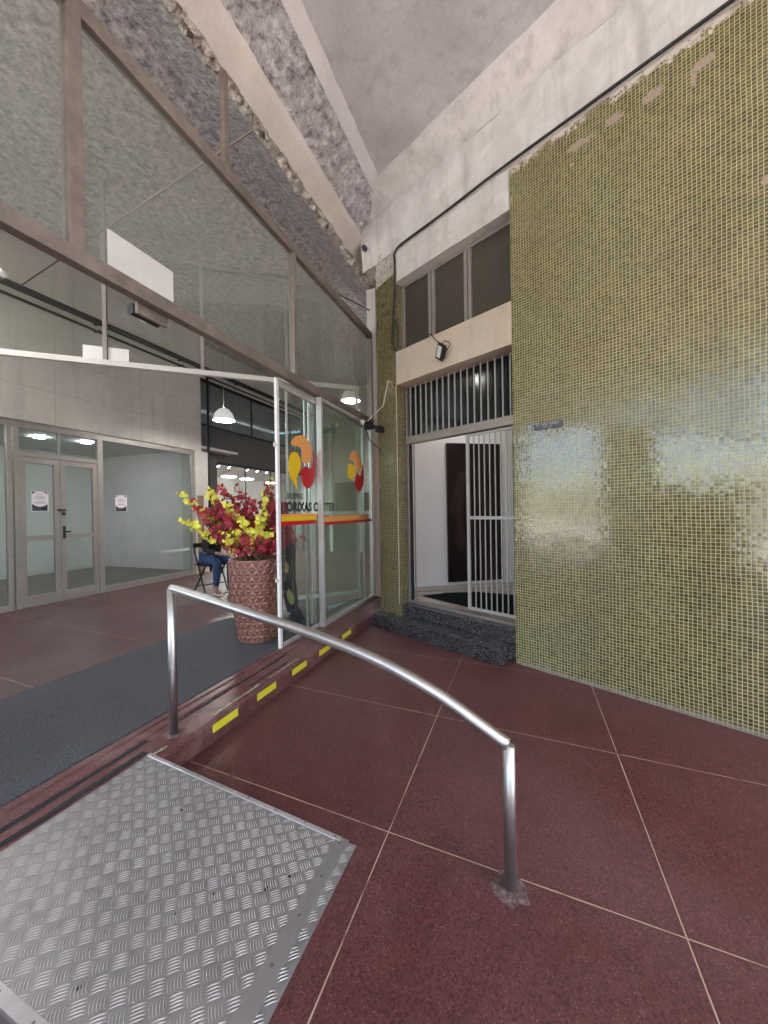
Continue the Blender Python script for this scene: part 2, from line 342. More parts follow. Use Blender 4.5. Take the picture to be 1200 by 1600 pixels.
M_SOIL = plain('dark_fill', (.03, .02, .016), .9, var=.4)
M_PETR = plain('red_silk_petal', (.33, .014, .024), .6, var=.5, sc=16, sheen=.2)
M_PETY = plain('yellow_silk_petal', (.74, .70, .07), .6, var=.15, sc=16, sheen=.2)
M_STEM = plain('dry_stem', (.16, .085, .06), .8)
M_STEMG = plain('green_stem', (.14, .20, .04), .8)
M_SKIN = plain('skin', (.36, .19, .12), .55, var=.05)
M_HAIR = plain('dark_hair', (.015, .011, .009), .5)
M_JEANS = plain('blue_denim', (.028, .060, .145), .85, var=.3, sc=25)
M_JACKET = plain('charcoal_knit', (.028, .028, .032), .9, var=.3, sc=30)
M_SOLE = plain('white_sole', (.72, .68, .60), .6)
M_CHAIR = plain('black_lacquer', (.012, .012, .013), .4)
M_FLAGR = plain('red_flag_cloth', (.42, .012, .02), .75, var=.2, sheen=.2)
M_FLAGB = plain('navy_flag_cloth', (.014, .019, .034), .75, var=.2, sheen=.2)
M_FLAGY = plain('yellow_flag_cloth', (.62, .58, .20), .75, var=.1)
M_ROPE = plain('nylon_cord', (.66, .60, .48), .7)
M_PLAQ = plain('dark_plaque', (.075, .085, .11), .45, .3, var=.15)
M_ENGR = plain('worn_lettering', (.48, .48, .48), .6)
def emit(name, col, e):
    t = NT(name); return t.done(t.bsdf((.8, .8, .8), .4, emit=col, estr=e))
M_LAMP = emit('lit_lamp', (1, .97, .94), 3.2); M_LAMP2 = emit('lit_lamp_bright', (1, .95, .94), 42)
M_BELL = emit('bell_glow', (.90, 1, .96), .03); M_BULB = emit('bell_bulb', (1, .97, .94), 22)
M_SPOT = emit('lit_spot', (.95, .98, 1), 19)
M_LENS = plain('lamp_lens_off', (.80, .80, .76), .3, var=.03)
# painting: dark brown-red canvas with a gaunt figure
t = NT('dark_painting'); x, y, z = t.sep(t.co())[:3]
c = t.mix(t.ramp(t.noise(2.2, 6, .6, dist=.6), .35, .7), (.003, .002, .002), (.022, .008, .007))
def limb(x0, z0, x1, z1, r):
    L = math.hypot(x1-x0, z1-z0); dx, dz = (x1-x0)/L, (z1-z0)/L
    px, pz = t.math('SUBTRACT', x, x0), t.math('SUBTRACT', z, z0)
    s = t.math('ADD', t.math('MULTIPLY', px, dx), t.math('MULTIPLY', pz, dz)); s = t.math('MINIMUM', t.math('MAXIMUM', s, 0.0), L)
    d = t.math('SQRT', t.math('ADD', t.math('POWER', t.math('SUBTRACT', px, t.math('MULTIPLY', s, dx)), 2), t.math('POWER', t.math('SUBTRACT', pz, t.math('MULTIPLY', s, dz)), 2)))
    return t.ramp(t.math('ADD', d, t.math('MULTIPLY', t.math('SUBTRACT', t.noise(14, 3), .5), .03)), r*.6, r, 1, 0)
g = None
for q in ((.22, 1.62, .12, 1.28, .05), (.12, 1.28, .08, 1.1, .06), (.28, 1.66, .2, 1.3, .04), (.2, 1.3, .17, 1.0, .07), (.17, 1.0, .22, .62, .05), (.22, .62, .2, .48, .035), (.13, .7, .22, .5, .03), (.05, 1.05, .36, 1.02, .02)):
    k = limb(*q); g = k if g is None else t.math('MAXIMUM', g, k)
c = t.mix(t.math('MULTIPLY', g, .8), c, t.mix(t.noise(9, 4), (.01, .004, .004), (.075, .04, .034)))
M_PAINT = t.done(t.bsdf(c, .35, 0, t.bump(t.noise(30), .15, .004)))
t = NT('poster_print'); x, y, z = t.sep(t.co())[:3]
e = t.math('SQRT', t.math('ADD', t.math('POWER', t.math('DIVIDE', t.math('SUBTRACT', x, .10), .125), 2), t.math('POWER', t.math('DIVIDE', t.math('SUBTRACT', z, .178), .118), 2)))
inside = t.ramp(e, .97, 1.0, 1, 0)
grad = t.mix(t.ramp(x, .02, .19), (.02, .02, .035), (.16, .05, .10)); grad = t.mix(t.ramp(z, .16, .05), grad, (.012, .012, .03))
c = t.mix(inside, grad, (.80, .74, .77))
for (z0, h, a, b, dk) in ((.245, .010, .05, .15, .35), (.214, .009, .045, .155, .7), (.192, .010, .03, .17, .75), (.163, .005, .06, .14, .4), (.148, .005, .05, .155, .4), (.122, .011, .03, .17, .85)):
    k = t.math('MULTIPLY', t.ramp(t.math('ABSOLUTE', t.math('SUBTRACT', z, z0)), h*.45, h*.6, 1, 0), t.ramp(t.math('ABSOLUTE', t.math('SUBTRACT', x, (a+b)/2)), (b-a)/2-.002, (b-a)/2+.002, 1, 0))
    k = t.math('MULTIPLY', k, t.ramp(t.noise(150, 2, vec=t.mapv((1, 1, .15))), .38, .5, .35, 1)); c = t.mix(t.math('MULTIPLY', k, dk), c, (.05, .03, .05))
for (z0, h, a, b) in ((.042, .008, .015, .10), (.028, .006, .015, .13)):
    k = t.math('MULTIPLY', t.ramp(t.math('ABSOLUTE', t.math('SUBTRACT', z, z0)), h*.45, h*.6, 1, 0), t.ramp(t.math('ABSOLUTE', t.math('SUBTRACT', x, (a+b)/2)), (b-a)/2-.002, (b-a)/2+.002, 1, 0)); c = t.mix(t.math('MULTIPLY', k, .4), c, (.4, .4, .45))
M_POSTER = t.done(t.bsdf(c, .45))
M_PAVE = plain('street_pavement', (.50, .47, .43), .85, var=.15, sc=3)
M_ROAD = plain('asphalt', (.06, .06, .062), .9, var=.2, sc=4)
M_BLD1 = plain('cream_render', (.62, .55, .42), .85, var=.1, sc=1)
M_BLD2 = plain('pale_render', (.70, .68, .64), .85, var=.1, sc=1)
M_WIN = plain('window_dark', (.05, .055, .06), .15)

def text_mesh(mb, txt, a0, a1, c0, c1, b, shear=0.0, bold=.0, skew=None):
    cu = bpy.data.curves.new('lettering', 'FONT'); cu.body = txt; cu.size = 1; cu.shear = shear; cu.offset = bold; cu.resolution_u = 3
    ob = bpy.data.objects.new('lettering', cu); COL.objects.link(ob)
    bpy.context.view_layer.update()
    me = bpy.data.meshes.new_from_object(ob.evaluated_get(bpy.context.evaluated_depsgraph_get()))
    xs = [v.co.x for v in me.vertices]; ys = [v.co.y for v in me.vertices]
    x0, x1, y0, y1 = min(xs), max(xs), min(ys), max(ys)
    mb.add([(a0+(v.co.x-x0)/(x1-x0)*(a1-a0), b, c0+(v.co.y-y0)/(y1-y0)*(c1-c0)) for v in me.vertices], [list(p.vertices) for p in me.polygons])
    bpy.data.objects.remove(ob); bpy.data.curves.remove(cu); bpy.data.meshes.remove(me)

# ================================================================== SETTING
def struct(name, mb, m, **k): return tag(mb.build(name, m, None, **k), kind='structure')
# street outside (behind the camera and to its left), then the covered forecourt floor
g = MB('X'); g.sheet((-70, -60, -.02), (70, -60, -.02), (70, 60, -.02), (-70, 60, -.02), 1, 1); struct('street_pavement', g, M_PAVE)
g = MB('X'); g.box(-60, 60, -19, -10, -.018, -.010); struct('road', g, M_ROAD)
g = MB('A'); g.slab([(-5.2, -7.2), (-5.2, 4.4), (11, 4.4), (11, -7.2)], -.3, 0.0); struct('floor', g, M_FLOOR)
# raised hall floor with its stepped edge
g = MB('A'); g.slab([(-3.4, -2.31), (-3.4, -14), (17, -14), (17, -2.31)], .004, .140); struct('hall_floor', g, M_FLOOR2)
# canopy
g = MB('X'); g.slab([tuple(world('A', (u, n, 0))[:2]) for u, n in ((-5, -1.63), (-5, 4.6), (9, 4.6), (9, -1.63))], 5.6, 5.75)
struct('ceiling', g, M_CEIL)
g = MB('A'); g.slab([(-8, -2.95), (-8, -14), (17, -14), (17, -2.95)], 5.62, 5.75); struct('hall_ceiling', g, M_ROUGH)
g = MB('A'); g.slab([(-8, -1.5), (-8, -3.1), (17, -3.1), (17, -1.5)], 5.765, 5.85); struct('roof_slab', g, M_CEIL)

# ------------------------------------------------------------------ step
st = Thing('entrance_step', 'worn maroon step along the glass front with black grit strips', 'step', 'A', (1.5, -1.93, 0))
m = st.mb(); m.prism([(-1.93, .001), (-1.93, .112), (-1.937, .130), (-1.955, .139), (-2.165, .141), (-2.172, .150), (-2.222, .151), (-2.227, .143), (-2.245, .143), (-2.250, .151), (-2.297, .151), (-2.305, .139), (-2.305, .001)], -3.4, 6.2)
m.build('tread', M_STEP, st)
for (u0, u1, n0, n1, tn) in ((-3.2, 1.66, -2.122, -2.160, 0), (1.86, 3.1, -2.132, -2.158, 0), (-3.2, 1.58, -2.028, -2.066, 0), (2.45, 2.95, -2.02, -2.04, 0)):
    m = st.mb(); k = 60; pts = []
    up = [(u0+(u1-u0)*i/k, n0+random.uniform(-.005, .003)) for i in range(k+1)]; dn = [(u0+(u1-u0)*i/k, n1+random.uniform(-.004, .006)) for i in range(k+1)]
    vs = [(a, b, .1428) for a, b in up]+[(a, b, .1428) for a, b in dn]
    m.add(vs, [(i, i+1, k+2+i, k+1+i) for i in range(k)]); m.build('grit_strip', M_TAPE, st)
for (u0, u1) in ((2.02, 2.50), (2.62, 3.05), (1.46, 1.66)):
    m = st.mb(); k = 26
    vs = [(u0+(u1-u0)*i/k, -1.972+random.uniform(-.006, .006), .1432) for i in range(k+1)]+[(u0+(u1-u0)*i/k, -1.990+random.uniform(-.007, .007), .1432) for i in range(k+1)]
    m.add(vs, [(i, i+1, k+2+i, k+1+i) for i in range(k)]); m.build('peeled_strip', M_PEEL, st)
for u0 in (1.955, 2.40, 2.87, 3.34, 3.85, -.9):
    m = st.mb(); m.plate([(u0, .062), (u0+.235, .062), (u0+.235, .114), (u0, .114)], -1.929, -1.9265); m.build('reflective_sticker', M_STICK, st)

# ------------------------------------------------------------------ mat
mt = MB('A', (1.0, -2.95, .14)); out = [(-3.3, -2.315), (4.15, -2.315), (4.2, -2.5)]
for i in range(9):
    an = i/8*math.pi/2; out.append((3.75+.45*math.cos(an), -3.1-.53*math.sin(an)))
out += [(3.0, -3.645), (-3.3, -3.64)]
mt.slab(out, .1405, .149); tag(mt.build('entrance_mat', M_MAT), 'charcoal carpet mat with a rounded end inside the open entrance', 'mat')

# ------------------------------------------------------------------ ramp
rp = Thing('access_ramp', 'aluminium tread plate ramp leading up onto the maroon step', 'ramp', 'A', (1.1, -1.3, 0))
U0, U1, NH, NL = .655, 1.545, -1.985, -.765; ZH, ZL = .158, .012
def rz(n): return ZH+(ZL-ZH)*(n-NH)/(NL-NH)
def rq(u, n, dz=0): return (u, n, rz(n)+dz)
m = rp.mb(); pr = [(NH, ZH), (NL, ZL), (NL, ZL-.006), (NH, ZH-.006)]
m.prism(pr, U0+.0, U1); m.prism([(NL-.05, .010), (-.725, .004), (-.725, .001), (NL-.05, .004)], U0, U1+.01); m.build('tread_plate', M_TREAD, rp)
m = rp.mb()
def lug(u, n, ang, L, wdt, dz):
    c, s = math.cos(ang), math.sin(ang); vs = []; curve = .0022
    for k in range(5):
        q = -1+2*k/4; h = (1-q*q)**.5; w = wdt*(.35+.65*h); cv = curve*(1-q*q)*(-1)
        for sd in (-1, 0, 1):
            lx, ly = q*L/2, sd*w/2+cv
            vs.append((u+lx*c-ly*s, n+lx*s+ly*c, rz(n+lx*s+ly*c)+dz+(.0016*h if sd == 0 else .0002)))
    fs = []
    for k in range(4):
        for sd in range(2): a = k*3+sd; fs.append((a, a+1, a+4, a+3))
    m.add(vs, fs)
DU, DN = .0620, .0800
a1, a2 = math.atan2(DN, -DU), math.atan2(DN, DU)
def cluster(u, n, br, dz=0.0):
    an, pn = (R(45), R(135)) if br else (R(-45), R(45))
    for k in range(-2, 3):
        du, dn = math.cos(pn)*k*.0092, math.sin(pn)*k*.0092
        uu, nn_ = u+du, n+dn
        if U0+.012 < uu < U1-.012 and NH+.012 < nn_ < -.732 and not (NL-.062 < nn_ < NL+.002): lug(uu, nn_, an, .042, .0046, dz)
for i in range(-1, 16):
    for j in range(-1, 17):
        cluster(U0+i*DU+.01, NH+j*DN+.03, True); cluster(U0+(i+.5)*DU+.01, NH+(j+.5)*DN+.03, False)
m.build('tread_lugs', M_LUG, rp)
for (u0, u1) in ((U1-.008, U1+.014), (U0-.014, U0+.022)):
    m = rp.mb(); m.prism([(NH, ZH+.004), (NL-.03, ZL+.008), (NL-.03, ZL-.008), (NH, ZH-.02)], u0, u1); o = m.build('edge_trim', M_TRIM, rp, bevel=.002)
    for k in range(8):
        n = NH+.03+k*(NL-NH-.09)/7; m2 = rp.mb(); m2.lathe(((u0+u1)/2, n, rz(n)+.0045), [(.0045, 0), (.0045, .001), (.002, .002)], 8); m2.build('rivet', M_DARKW, o)
m = rp.mb(); m.prism([(NL-.058, rz(NL-.058)+.003), (NL+.003, ZL+.004), (NL+.003, ZL-.004), (NL-.058, rz(NL-.058)-.003)], U0-.01, U1+.012); o = m.build('threshold_strip', M_STRIP, rp, bevel=.001)
for k in range(6): m2 = rp.mb(); m2.lathe((U0+.06+k*.162, NL-.029, rz(NL-.029)+.002), [(.007, 0), (.006, .003), (.001, .0035)], 10); m2.build('screw', M_DARKW, o)
m = rp.mb(); m.prism([(NH, ZH-.007), (NL-.2, rz(NL-.2)-.007), (NL-.2, .001), (NH, .001)], U1-.02, U1-.004); m.build('side_skirt', M_TREAD, rp)
m = rp.mb(); m.prism([(NH, ZH-.007), (NL-.2, rz(NL-.2)-.007), (NL-.2, .001), (NH, .001)], U0+.004, U0+.02); m.build('side_skirt', M_TREAD, rp)

# ------------------------------------------------------------------ handrail
LP = Vector((-1.323, 2.372, .14)); RP = Vector((.477, 1.510, 0))
hr = Thing('handrail', 'curved brushed steel handrail beside the aluminium ramp', 'handrail', 'X', (-.42, 1.94, 0))
d = (RP-LP); d.z = 0; LN = d.length; d.normalize()
prof = [(0, 1.040), (.10, 1.030), (.22, 1.012), (.45, .980), (.69, .944), (.90, .915), (1.107, .880), (1.30, .842), (1.456, .803), (1.58, .763), (1.697, .718), (1.79, .674), (1.86, .636), (LN-.004, .567)]
def cr(ps, q=5):
    o = []
    for i in range(len(ps)-1):
        p0, p1, p2, p3 = ps[max(i-1, 0)], ps[i], ps[i+1], ps[min(i+2, len(ps)-1)]
        for k in range(q):
            s = k/q; o.append(tuple(.5*(2*b+(c-a)*s+(2*a-5*b+4*c-e)*s*s+(3*b-a-3*c+e)*s**3) for a, b, c, e in zip(p0, p1, p2, p3)))
    o.append(ps[-1]); return o
m = hr.mb(); m.tube([tuple(Vector((LP.x, LP.y, z))+d*s) for s, z in cr(prof)], .0255, 20); m.build('top_rail', M_STEEL, hr, smooth=True)
m = hr.mb(); m.tube([(LP.x, LP.y, .139), (LP.x, LP.y, .6), (LP.x, LP.y, 1.034)], .0255, 20); m.build('post', M_STEEL, hr, smooth=True)
m = hr.mb(); m.tube([(RP.x, RP.y, .001), (RP.x, RP.y, .3), (RP.x, RP.y, .565)], .0245, 20); m.build('post', M_STEEL, hr, smooth=True)
M_GROUT = m_concrete('grout_patch', (.085, .042, .038), (.19, .13, .12), 14, 70, bump=.8, speck=40)
for (c, r0, zz) in ((RP, .072, .001), (Vector((LP.x, LP.y, .1405)), .060, .1405)):
    m = hr.mb(); vs = []; k = 28
    for ring, (rr, h) in enumerate(((.022, .006), (.05, .004), (1.0, .0012))):
        for i in range(k):
            an = 2*math.pi*i/k; q = (r0*(1+.35*noise.noise(Vector((math.cos(an)*1.7, math.sin(an)*1.7, zz*9))))) if ring == 2 else rr
            vs.append((c.x+q*math.cos(an), c.y+q*math.sin(an), zz+h+(random.uniform(-.001, .001) if ring == 1 else 0)))
    m.add(vs, [(a*k+i, a*k+(i+1) % k, (a+1)*k+(i+1) % k, (a+1)*k+i) for a in range(2) for i in range(k)]); m.build('mortar_collar', M_GROUT, hr, smooth=True)

# ------------------------------------------------------------------ mosaic wall, pilaster, plaster beam
mw = Thing('mosaic_wall', 'tall olive green glass mosaic wall beside the barred door', 'wall', 'W', (-1.9, 3.44, 0))
m = mw.mb(); m.box(-1.875, 3.6, 3.44, 3.95, .001, 4.772); m.build('wall', M_MOS, mw)
m = mw.mb(); m.box(-1.664, -1.405, 3.431, 3.4405, 2.213, 2.270); pq = m.build('plaque', M_PLAQ, mw, bevel=.002)
m = mw.mb()
for (a0, a1, c0, c1) in ((-1.64, -1.60, 2.245, 2.262), (-1.583, -1.525, 2.245, 2.262), (-1.512, -1.43, 2.245, 2.262), (-1.57, -1.54, 2.222, 2.233), (-1.525, -1.49, 2.222, 2.233)):
    k = max(2, int((a1-a0)/.014))
    for i in range(k):
        x = a0+(a1-a0)*i/k; m.box(x, x+.004, 3.4295, 3.431, c0, c1)
        if i % 2: m.box(x+.004, x+.010, 3.4295, 3.431, c1-.004, c1)
        else: m.box(x+.004, x+.010, 3.4295, 3.431, c0, c0+.004)
m.build('lettering', M_ENGR, pq)
pil = Thing('mosaic_pilaster', 'narrow olive mosaic pilaster between the glass front and barred door', 'pilaster', 'W', (-3.66, 3.44, 0))
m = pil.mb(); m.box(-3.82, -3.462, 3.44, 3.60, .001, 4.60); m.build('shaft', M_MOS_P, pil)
m = pil.mb(); m.sheet((-3.82, 3.436, 4.44), (-3.47, 3.436, 4.50), (-3.47, 3.436, 4.73), (-3.82, 3.436, 4.66), 14, 8, .004, 6, .008, 30)
m.box(-3.815, -3.466, 3.4405, 3.6, 4.601, 4.9); m.build('exposed_mortar', M_BROKEN, pil)
m = pil.mb(); m.box(-3.83, -3.8205, 3.46, 3.9, .14, 4.5); m.box(-3.465, -3.460, 3.434, 3.4405, .30, 3.09); m.build('edge_bead', M_PINK, pil)
jm = Thing('plaster_jamb', 'pale pink plaster strip where the glass front meets the mosaic pilaster', 'jamb', 'A', (5.68, -2.2, .14))
m = jm.mb(); m.box(5.63, 5.80, -2.30, -2.135, .142, 2.62); m.build('lower_jamb', M_PINK, jm, bevel=.004)
m = jm.mb(); m.box(5.63, 5.80, -2.30, -2.15, 2.62, 4.98); m.build('upper_jamb', M_WHITE, jm, bevel=.006)
m = jm.mb(); q = toA(*world('W', (-3.828, 3.455, 0))[:2]); m.slab([(5.75, -2.14), q, (q[0]+.12, q[1]+.03), (5.85, -2.10)], .142, 4.98); m.build('return_wall', M_PINK, jm)
bm_ = Thing('plaster_beam', 'lumpy white plastered beam above the mosaic wall and ribbon window', 'beam', 'W', (-1.0, 3.44, 4.77))
m = bm_.mb(); m.sheet((-4.07, 3.432, 4.772), (3.6, 3.432, 4.772), (3.6, 3.385, 5.325), (-4.07, 3.385, 5.325), 220, 24, .026, 2.6, .010, 9)
m.sheet((-4.07, 3.385, 5.322), (3.6, 3.385, 5.322), (3.6, 3.47, 5.345), (-4.07, 3.47, 5.345), 220, 3, .012, 6, .006, 20)
m.sheet((-4.07, 3.440, 5.325), (3.6, 3.440, 5.325), (3.6, 3.185, 5.602), (-4.07, 3.185, 5.602), 220, 14, .012, 2.2, .006, 12)
m.box(-4.07, 3.6, 3.64, 3.95, 4.774, 5.6)
m.sheet((-3.93, 3.95, 4.774), (3.6, 3.95, 4.774), (3.6, 3.43, 4.774), (-3.93, 3.43, 4.774), 2, 2)
m.build('beam_face', M_WHITE, bm_, smooth=True, recalc=False)
m = bm_.mb(); m.sheet((-3.44, 3.434, 4.376), (-1.88, 3.434, 4.376), (-1.88, 3.432, 4.772), (-3.44, 3.432, 4.772), 60, 18, .016, 3.2, .007, 11)
m.build('window_head_face', M_WHITE, bm_, smooth=True, recalc=False)
m = bm_.mb(); m.box(-3.46, -1.88, 3.452, 3.9, 4.377, 4.78); m.box(-3.44, -1.88, 3.433, 3.452, 4.374, 4.377); m.build('window_head', M_WHITE, bm_)
# ------------------------------------------------------------------ window band
rw = Thing('ribbon_window', 'grey framed three pane window with brown film above the lintel', 'window', 'W', (-2.7, 3.58, 3.5))
m = rw.mb(); FN0, FN1 = 3.555, 3.60
m.box(-3.458, -1.878, FN0, FN1, 4.34, 4.374); m.box(-3.458, -1.878, FN0, FN1, 3.505, 3.54); m.box(-3.458, -3.415, FN0, FN1, 3.54, 4.34); m.box(-1.93, -1.878, FN0, FN1, 3.54, 4.34)
for x in (-2.965, -2.45): m.box(x-.045, x-.004, FN0-.008, FN1, 3.54, 4.34); m.box(x+.004, x+.045, FN0, FN1, 3.54, 4.34); m.box(x-.004, x+.004, FN0+.015, FN1, 3.54, 4.34)
m.build('frame', M_ALU2, rw, bevel=.003)
for a0, a1 in ((-3.415, -3.01), (-2.92, -2.495), (-2.405, -1.93)):
    m = rw.mb(); m.box(a0, a1, 3.580, 3.588, 3.54, 4.34); m.build('pane', M_DKGLASS, rw)
ln = Thing('door_lintel', 'cream mosaic lintel carrying a floodlight above the barred door', 'lintel', 'W', (-2.7, 3.44, 3.09))
m = ln.mb(); m.box(-3.462, -1.878, 3.436, 3.92, 3.085, 3.503); m.build('lintel', M_MOS_W, ln, bevel=.006)
# ------------------------------------------------------------------ door set
bd = Thing('barred_doorway', 'barred security door standing half open above two black steps', 'door', 'W', (-2.7, 3.63, .30))
m = bd.mb()
m.box(-3.45, -3.425, 3.585, 3.66, 2.44, 3.083); m.box(-3.45, -1.885, 3.575, 3.66, 2.345, 2.44)
m.box(-3.455, -3.425, 3.60, 3.67, .325, 2.345); m.box(-3.45, -1.885, 3.59, 3.67, .303, .335); m.box(-3.40, -3.385, 3.665, 3.68, .335, 2.345)
m.box(-1.915, -1.885, 3.60, 3.67, .335, 2.345); m.build('frame', M_ALU, bd, bevel=.003)
m = bd.mb(); m.box(-3.425, -1.885, 3.66, 3.67, 2.44, 3.083); m.build('dark_transom_panel', M_DKPANE, bd)
for i in range(17): x = -3.375+i*.0868; m = bd.mb(); m.box(x-.0065, x+.0065, 3.600, 3.613, 2.44, 3.083); m.build('transom_bar', M_BARS, bd)
lf = bd.mb(); lf.box(-2.545, -2.510, 3.61, 3.635, .375, 2.335); lf.box(-1.955, -1.930, 3.61, 3.635, .375, 2.335); lf.box(-2.51, -1.955, 3.611, 3.634, .375, .405); lf.box(-2.51, -1.955, 3.611, 3.634, 2.31, 2.335); lf.box(-2.51, -1.94, 3.603, 3.6165, 1.385, 1.42)
leaf = lf.build('gate_leaf', M_BARS, bd, bevel=.002)
for i in range(8): x = -2.445+i*.0655; m = bd.mb(); m.box(x-.0048, x+.0048, 3.617, 3.629, .405, 2.31); m.build('gate_bar', M_BARS, leaf)
m = bd.mb(); m.box(-1.955, -1.93, 3.60, 3.61, 1.30, 1.44); m.build('lock', M_WSTEEL, leaf, bevel=.003)
m = bd.mb(); m.box(-3.424, -3.404, 3.62, 3.655, .336, 2.34); m.build('black_jamb_seal', M_BLACK, bd)
sp = Thing('entry_steps', 'two polished black granilite steps under the barred door', 'steps', 'W', (-2.8, 3.40, 0))
m = sp.mb(); m.slab([(-3.845, 3.4395), (-3.785, 3.265), (-1.935, 3.25), (-1.935, 3.4395), (-1.876, 3.4395), (-1.876, 3.56), (-3.461, 3.56), (-3.461, 3.4395)], .001, .158); m.build('lower_tread', M_GRAN, sp, bevel=.006)
m = sp.mb(); m.box(-3.461, -1.876, 3.49, 3.70, .159, .302); m.build('upper_tread', M_GRAN, sp, bevel=.006)
# lobby behind the door
g = MB('X'); q = [tuple(world('W', p)[:2]) for p in ((-3.46, 3.701, 0), (-1.2, 3.701, 0))]
g.slab([q[0], (.30, 5.66), (3.4, 6.29), (3.8, 5.2), q[1]], .16, .300); struct('lobby_floor', g, plain('lobby_tiles', (.42, .37, .32), .25, var=.08, sc=4))
lw = Thing('lobby_wall', 'white painted lobby wall seen through the barred door', 'wall', 'X', (1.5, 5.9, .3))
LD = Vector((.98005, .19875, 0)); LNV = Vector((.19875, -.98005, 0)); LA = Vector((.51, 5.69, 0))
def lp(s, dn, z): v = LA+LD*s+LNV*dn; return (v.x, v.y, z)
m = lw.mb()
def lbox(m, s0, s1, d0, d1, z0, z1):
    vs = [lp(s, dd, z) for s in (s0, s1) for dd in (d0, d1) for z in (z0, z1)]
    return m.add(vs, [(0, 1, 3, 2), (4, 6, 7, 5), (0, 4, 5, 1), (2, 3, 7, 6), (0, 2, 6, 4), (1, 5, 7, 3)])
lbox(m, -.35, 3.2, -.12, 0, .16, 3.2); m.build('wall', M_LOBBY, lw)
m = lw.mb(); lbox(m, -.30, 3.1, .001, .014, .301, .36); m.build('skirting', plain('beige_skirting', (.50, .43, .37), .4), lw)
sw = Thing('lobby_side_walls', 'white plastered return walls and ceiling closing the lobby', 'wall', 'X', (1.0, 5, .3))
m = sw.mb()
def seg(m, p, q, th, z0, z1):
    p, q = Vector((*p, 0)), Vector((*q, 0)); dd = (q-p).normalized(); nn = Vector((-dd.y, dd.x, 0))*th
    m.slab([(p.x, p.y), (q.x, q.y), (q.x+nn.x, q.y+nn.y), (p.x+nn.x, p.y+nn.y)], z0, z1)
a0 = world('W', (-3.46, 3.68, 0)); seg(m, (a0.x, a0.y), (.27, 5.63), .08, .16, 3.2)
a1 = world('W', (-1.05, 3.96, 0)); seg(m, (3.3, 6.25), (a1.x, a1.y), .08, .16, 3.2)
m.slab([tuple(world('W', (-3.6, 3.93, 0))[:2]), (.2, 5.8), (3.4, 6.45), (3.9, 5.0), tuple(world('W', (-1.0, 3.96, 0))[:2])], 3.2, 3.3)
m.build('walls', M_LOBBY, sw)
pt = Thing('lobby_painting', 'tall dark brown painting of a gaunt figure hung on the lobby wall', 'painting', 'X', lp(.44, .03, .41))
pt.o.rotation_euler = (0, 0, math.atan2(LD.y, LD.x))
m = MB('X', (0, 0, 0)); m.box(0, .87, -.018, .018, 0, 2.08); m.build('canvas', M_PAINT, pt)
pt2 = Thing('dark_slab', 'plain black slab on the lobby wall, mostly hidden by the mosaic wall edge', 'panel', 'X', lp(1.52, .03, .41)); pt2.o.rotation_euler = (0, 0, math.atan2(LD.y, LD.x))
m = MB('X', (0, 0, 0)); m.box(0, .7, -.018, .018, 0, 2.08); m.build('panel', M_DKPANE, pt2)  # unidentified dark shape, built as a plain slab
m = MB('X', (1.2, 5.0, .30)); m.slab([(.52, 5.32), (.86, 5.46), (1.32, 5.50), (2.1, 5.1), (1.75, 4.3), (1.55, 4.2), (1.05, 4.62)], .301, .312)
M_DMAT = plain('dark_green_mat', (.006, .009, .009), .95, var=.5, sc=60, bump=.4, spec=.1)
dm = tag(m.build('lobby_mat', M_DMAT), 'black green rubber backed mat on the lobby floor', 'mat')
lc = Thing('lobby_lamp', 'unseen round ceiling lamp added to light the white lobby', 'lamp', 'X', (1.35, 5.1, 3.14))
m = lc.mb(); m.lathe((1.35, 5.1, 3.14), [(.16, .058), (.17, .03), (.14, .0)], 24); m.build('diffuser', M_LAMP, lc)  # lamp out of view, added to brighten the lobby wall

# ------------------------------------------------------------------ concrete rib, haunches
rb = Thing('concrete_rib', 'pale concrete edge rib with a broken spalled lower edge', 'beam', 'A', (2, -2.15, 5.1))
m = rb.mb(); k = 260; vs = []
for i in range(k+1):
    u = -4+i*9.75/k
    e = noise.noise(Vector((u*5, 0, 0)))*.022+noise.noise(Vector((u*17, 4, 0)))*.016
    f = noise.noise(Vector((u*4, 9, 0)))*.02
    for (n, z, w) in ((-2.045, 5.45, 0), (-2.05, 5.215, 0), (-2.075, 5.185, .15), (-2.13, 5.135, .3), (-2.185, 5.085, .6), (-2.215, 5.055, 1)):
        vs.append((u, n+e*w*.9, z+f*w*.6))
m.add(vs, [(i*6+j, i*6+j+1, (i+1)*6+j+1, (i+1)*6+j) for i in range(k) for j in range(5)]); m.build('rib_face', M_RIB, rb, smooth=True)
m = rb.mb(); vs = []; k = 420
for i in range(k+1):
    u = -4+i*9.75/k
    e0 = noise.noise(Vector((u*5, 0, 0)))*.022+noise.noise(Vector((u*17, 4, 0)))*.016; f0 = noise.noise(Vector((u*4, 9, 0)))*.02
    for j in range(9):
        s = j/8; n = -2.205-s*.19; z = 5.056+s*.11-.03*math.sin(s*math.pi)
        a = .055*math.sin(s*math.pi)+.004 if 0 < j else 0
        q = Vector((u*13, s*3.6, 1))
        vs.append((u, n+(e0*.9 if j == 0 else noise.noise(q)*a*1.1+e0*(1-s)), z+(f0*.6 if j == 0 else noise.noise(q+Vector((7, 7, 7)))*a*1.5+f0*(1-s)*.6)))
m.add(vs, [(i*9+j, i*9+j+1, (i+1)*9+j+1, (i+1)*9+j) for i in range(k) for j in range(8)]); m.build('broken_edge', M_BROKEN, rb)
m = rb.mb(); m.box(-5, 6.6, -2.33, -2.055, 5.235, 5.76); m.build('rib_core', M_RIB, rb)
hn = Thing('outer_haunch', 'rough dark concrete slope between the rib and the smooth ceiling', 'ceiling slope', 'A', (2, -1.85, 5.3))
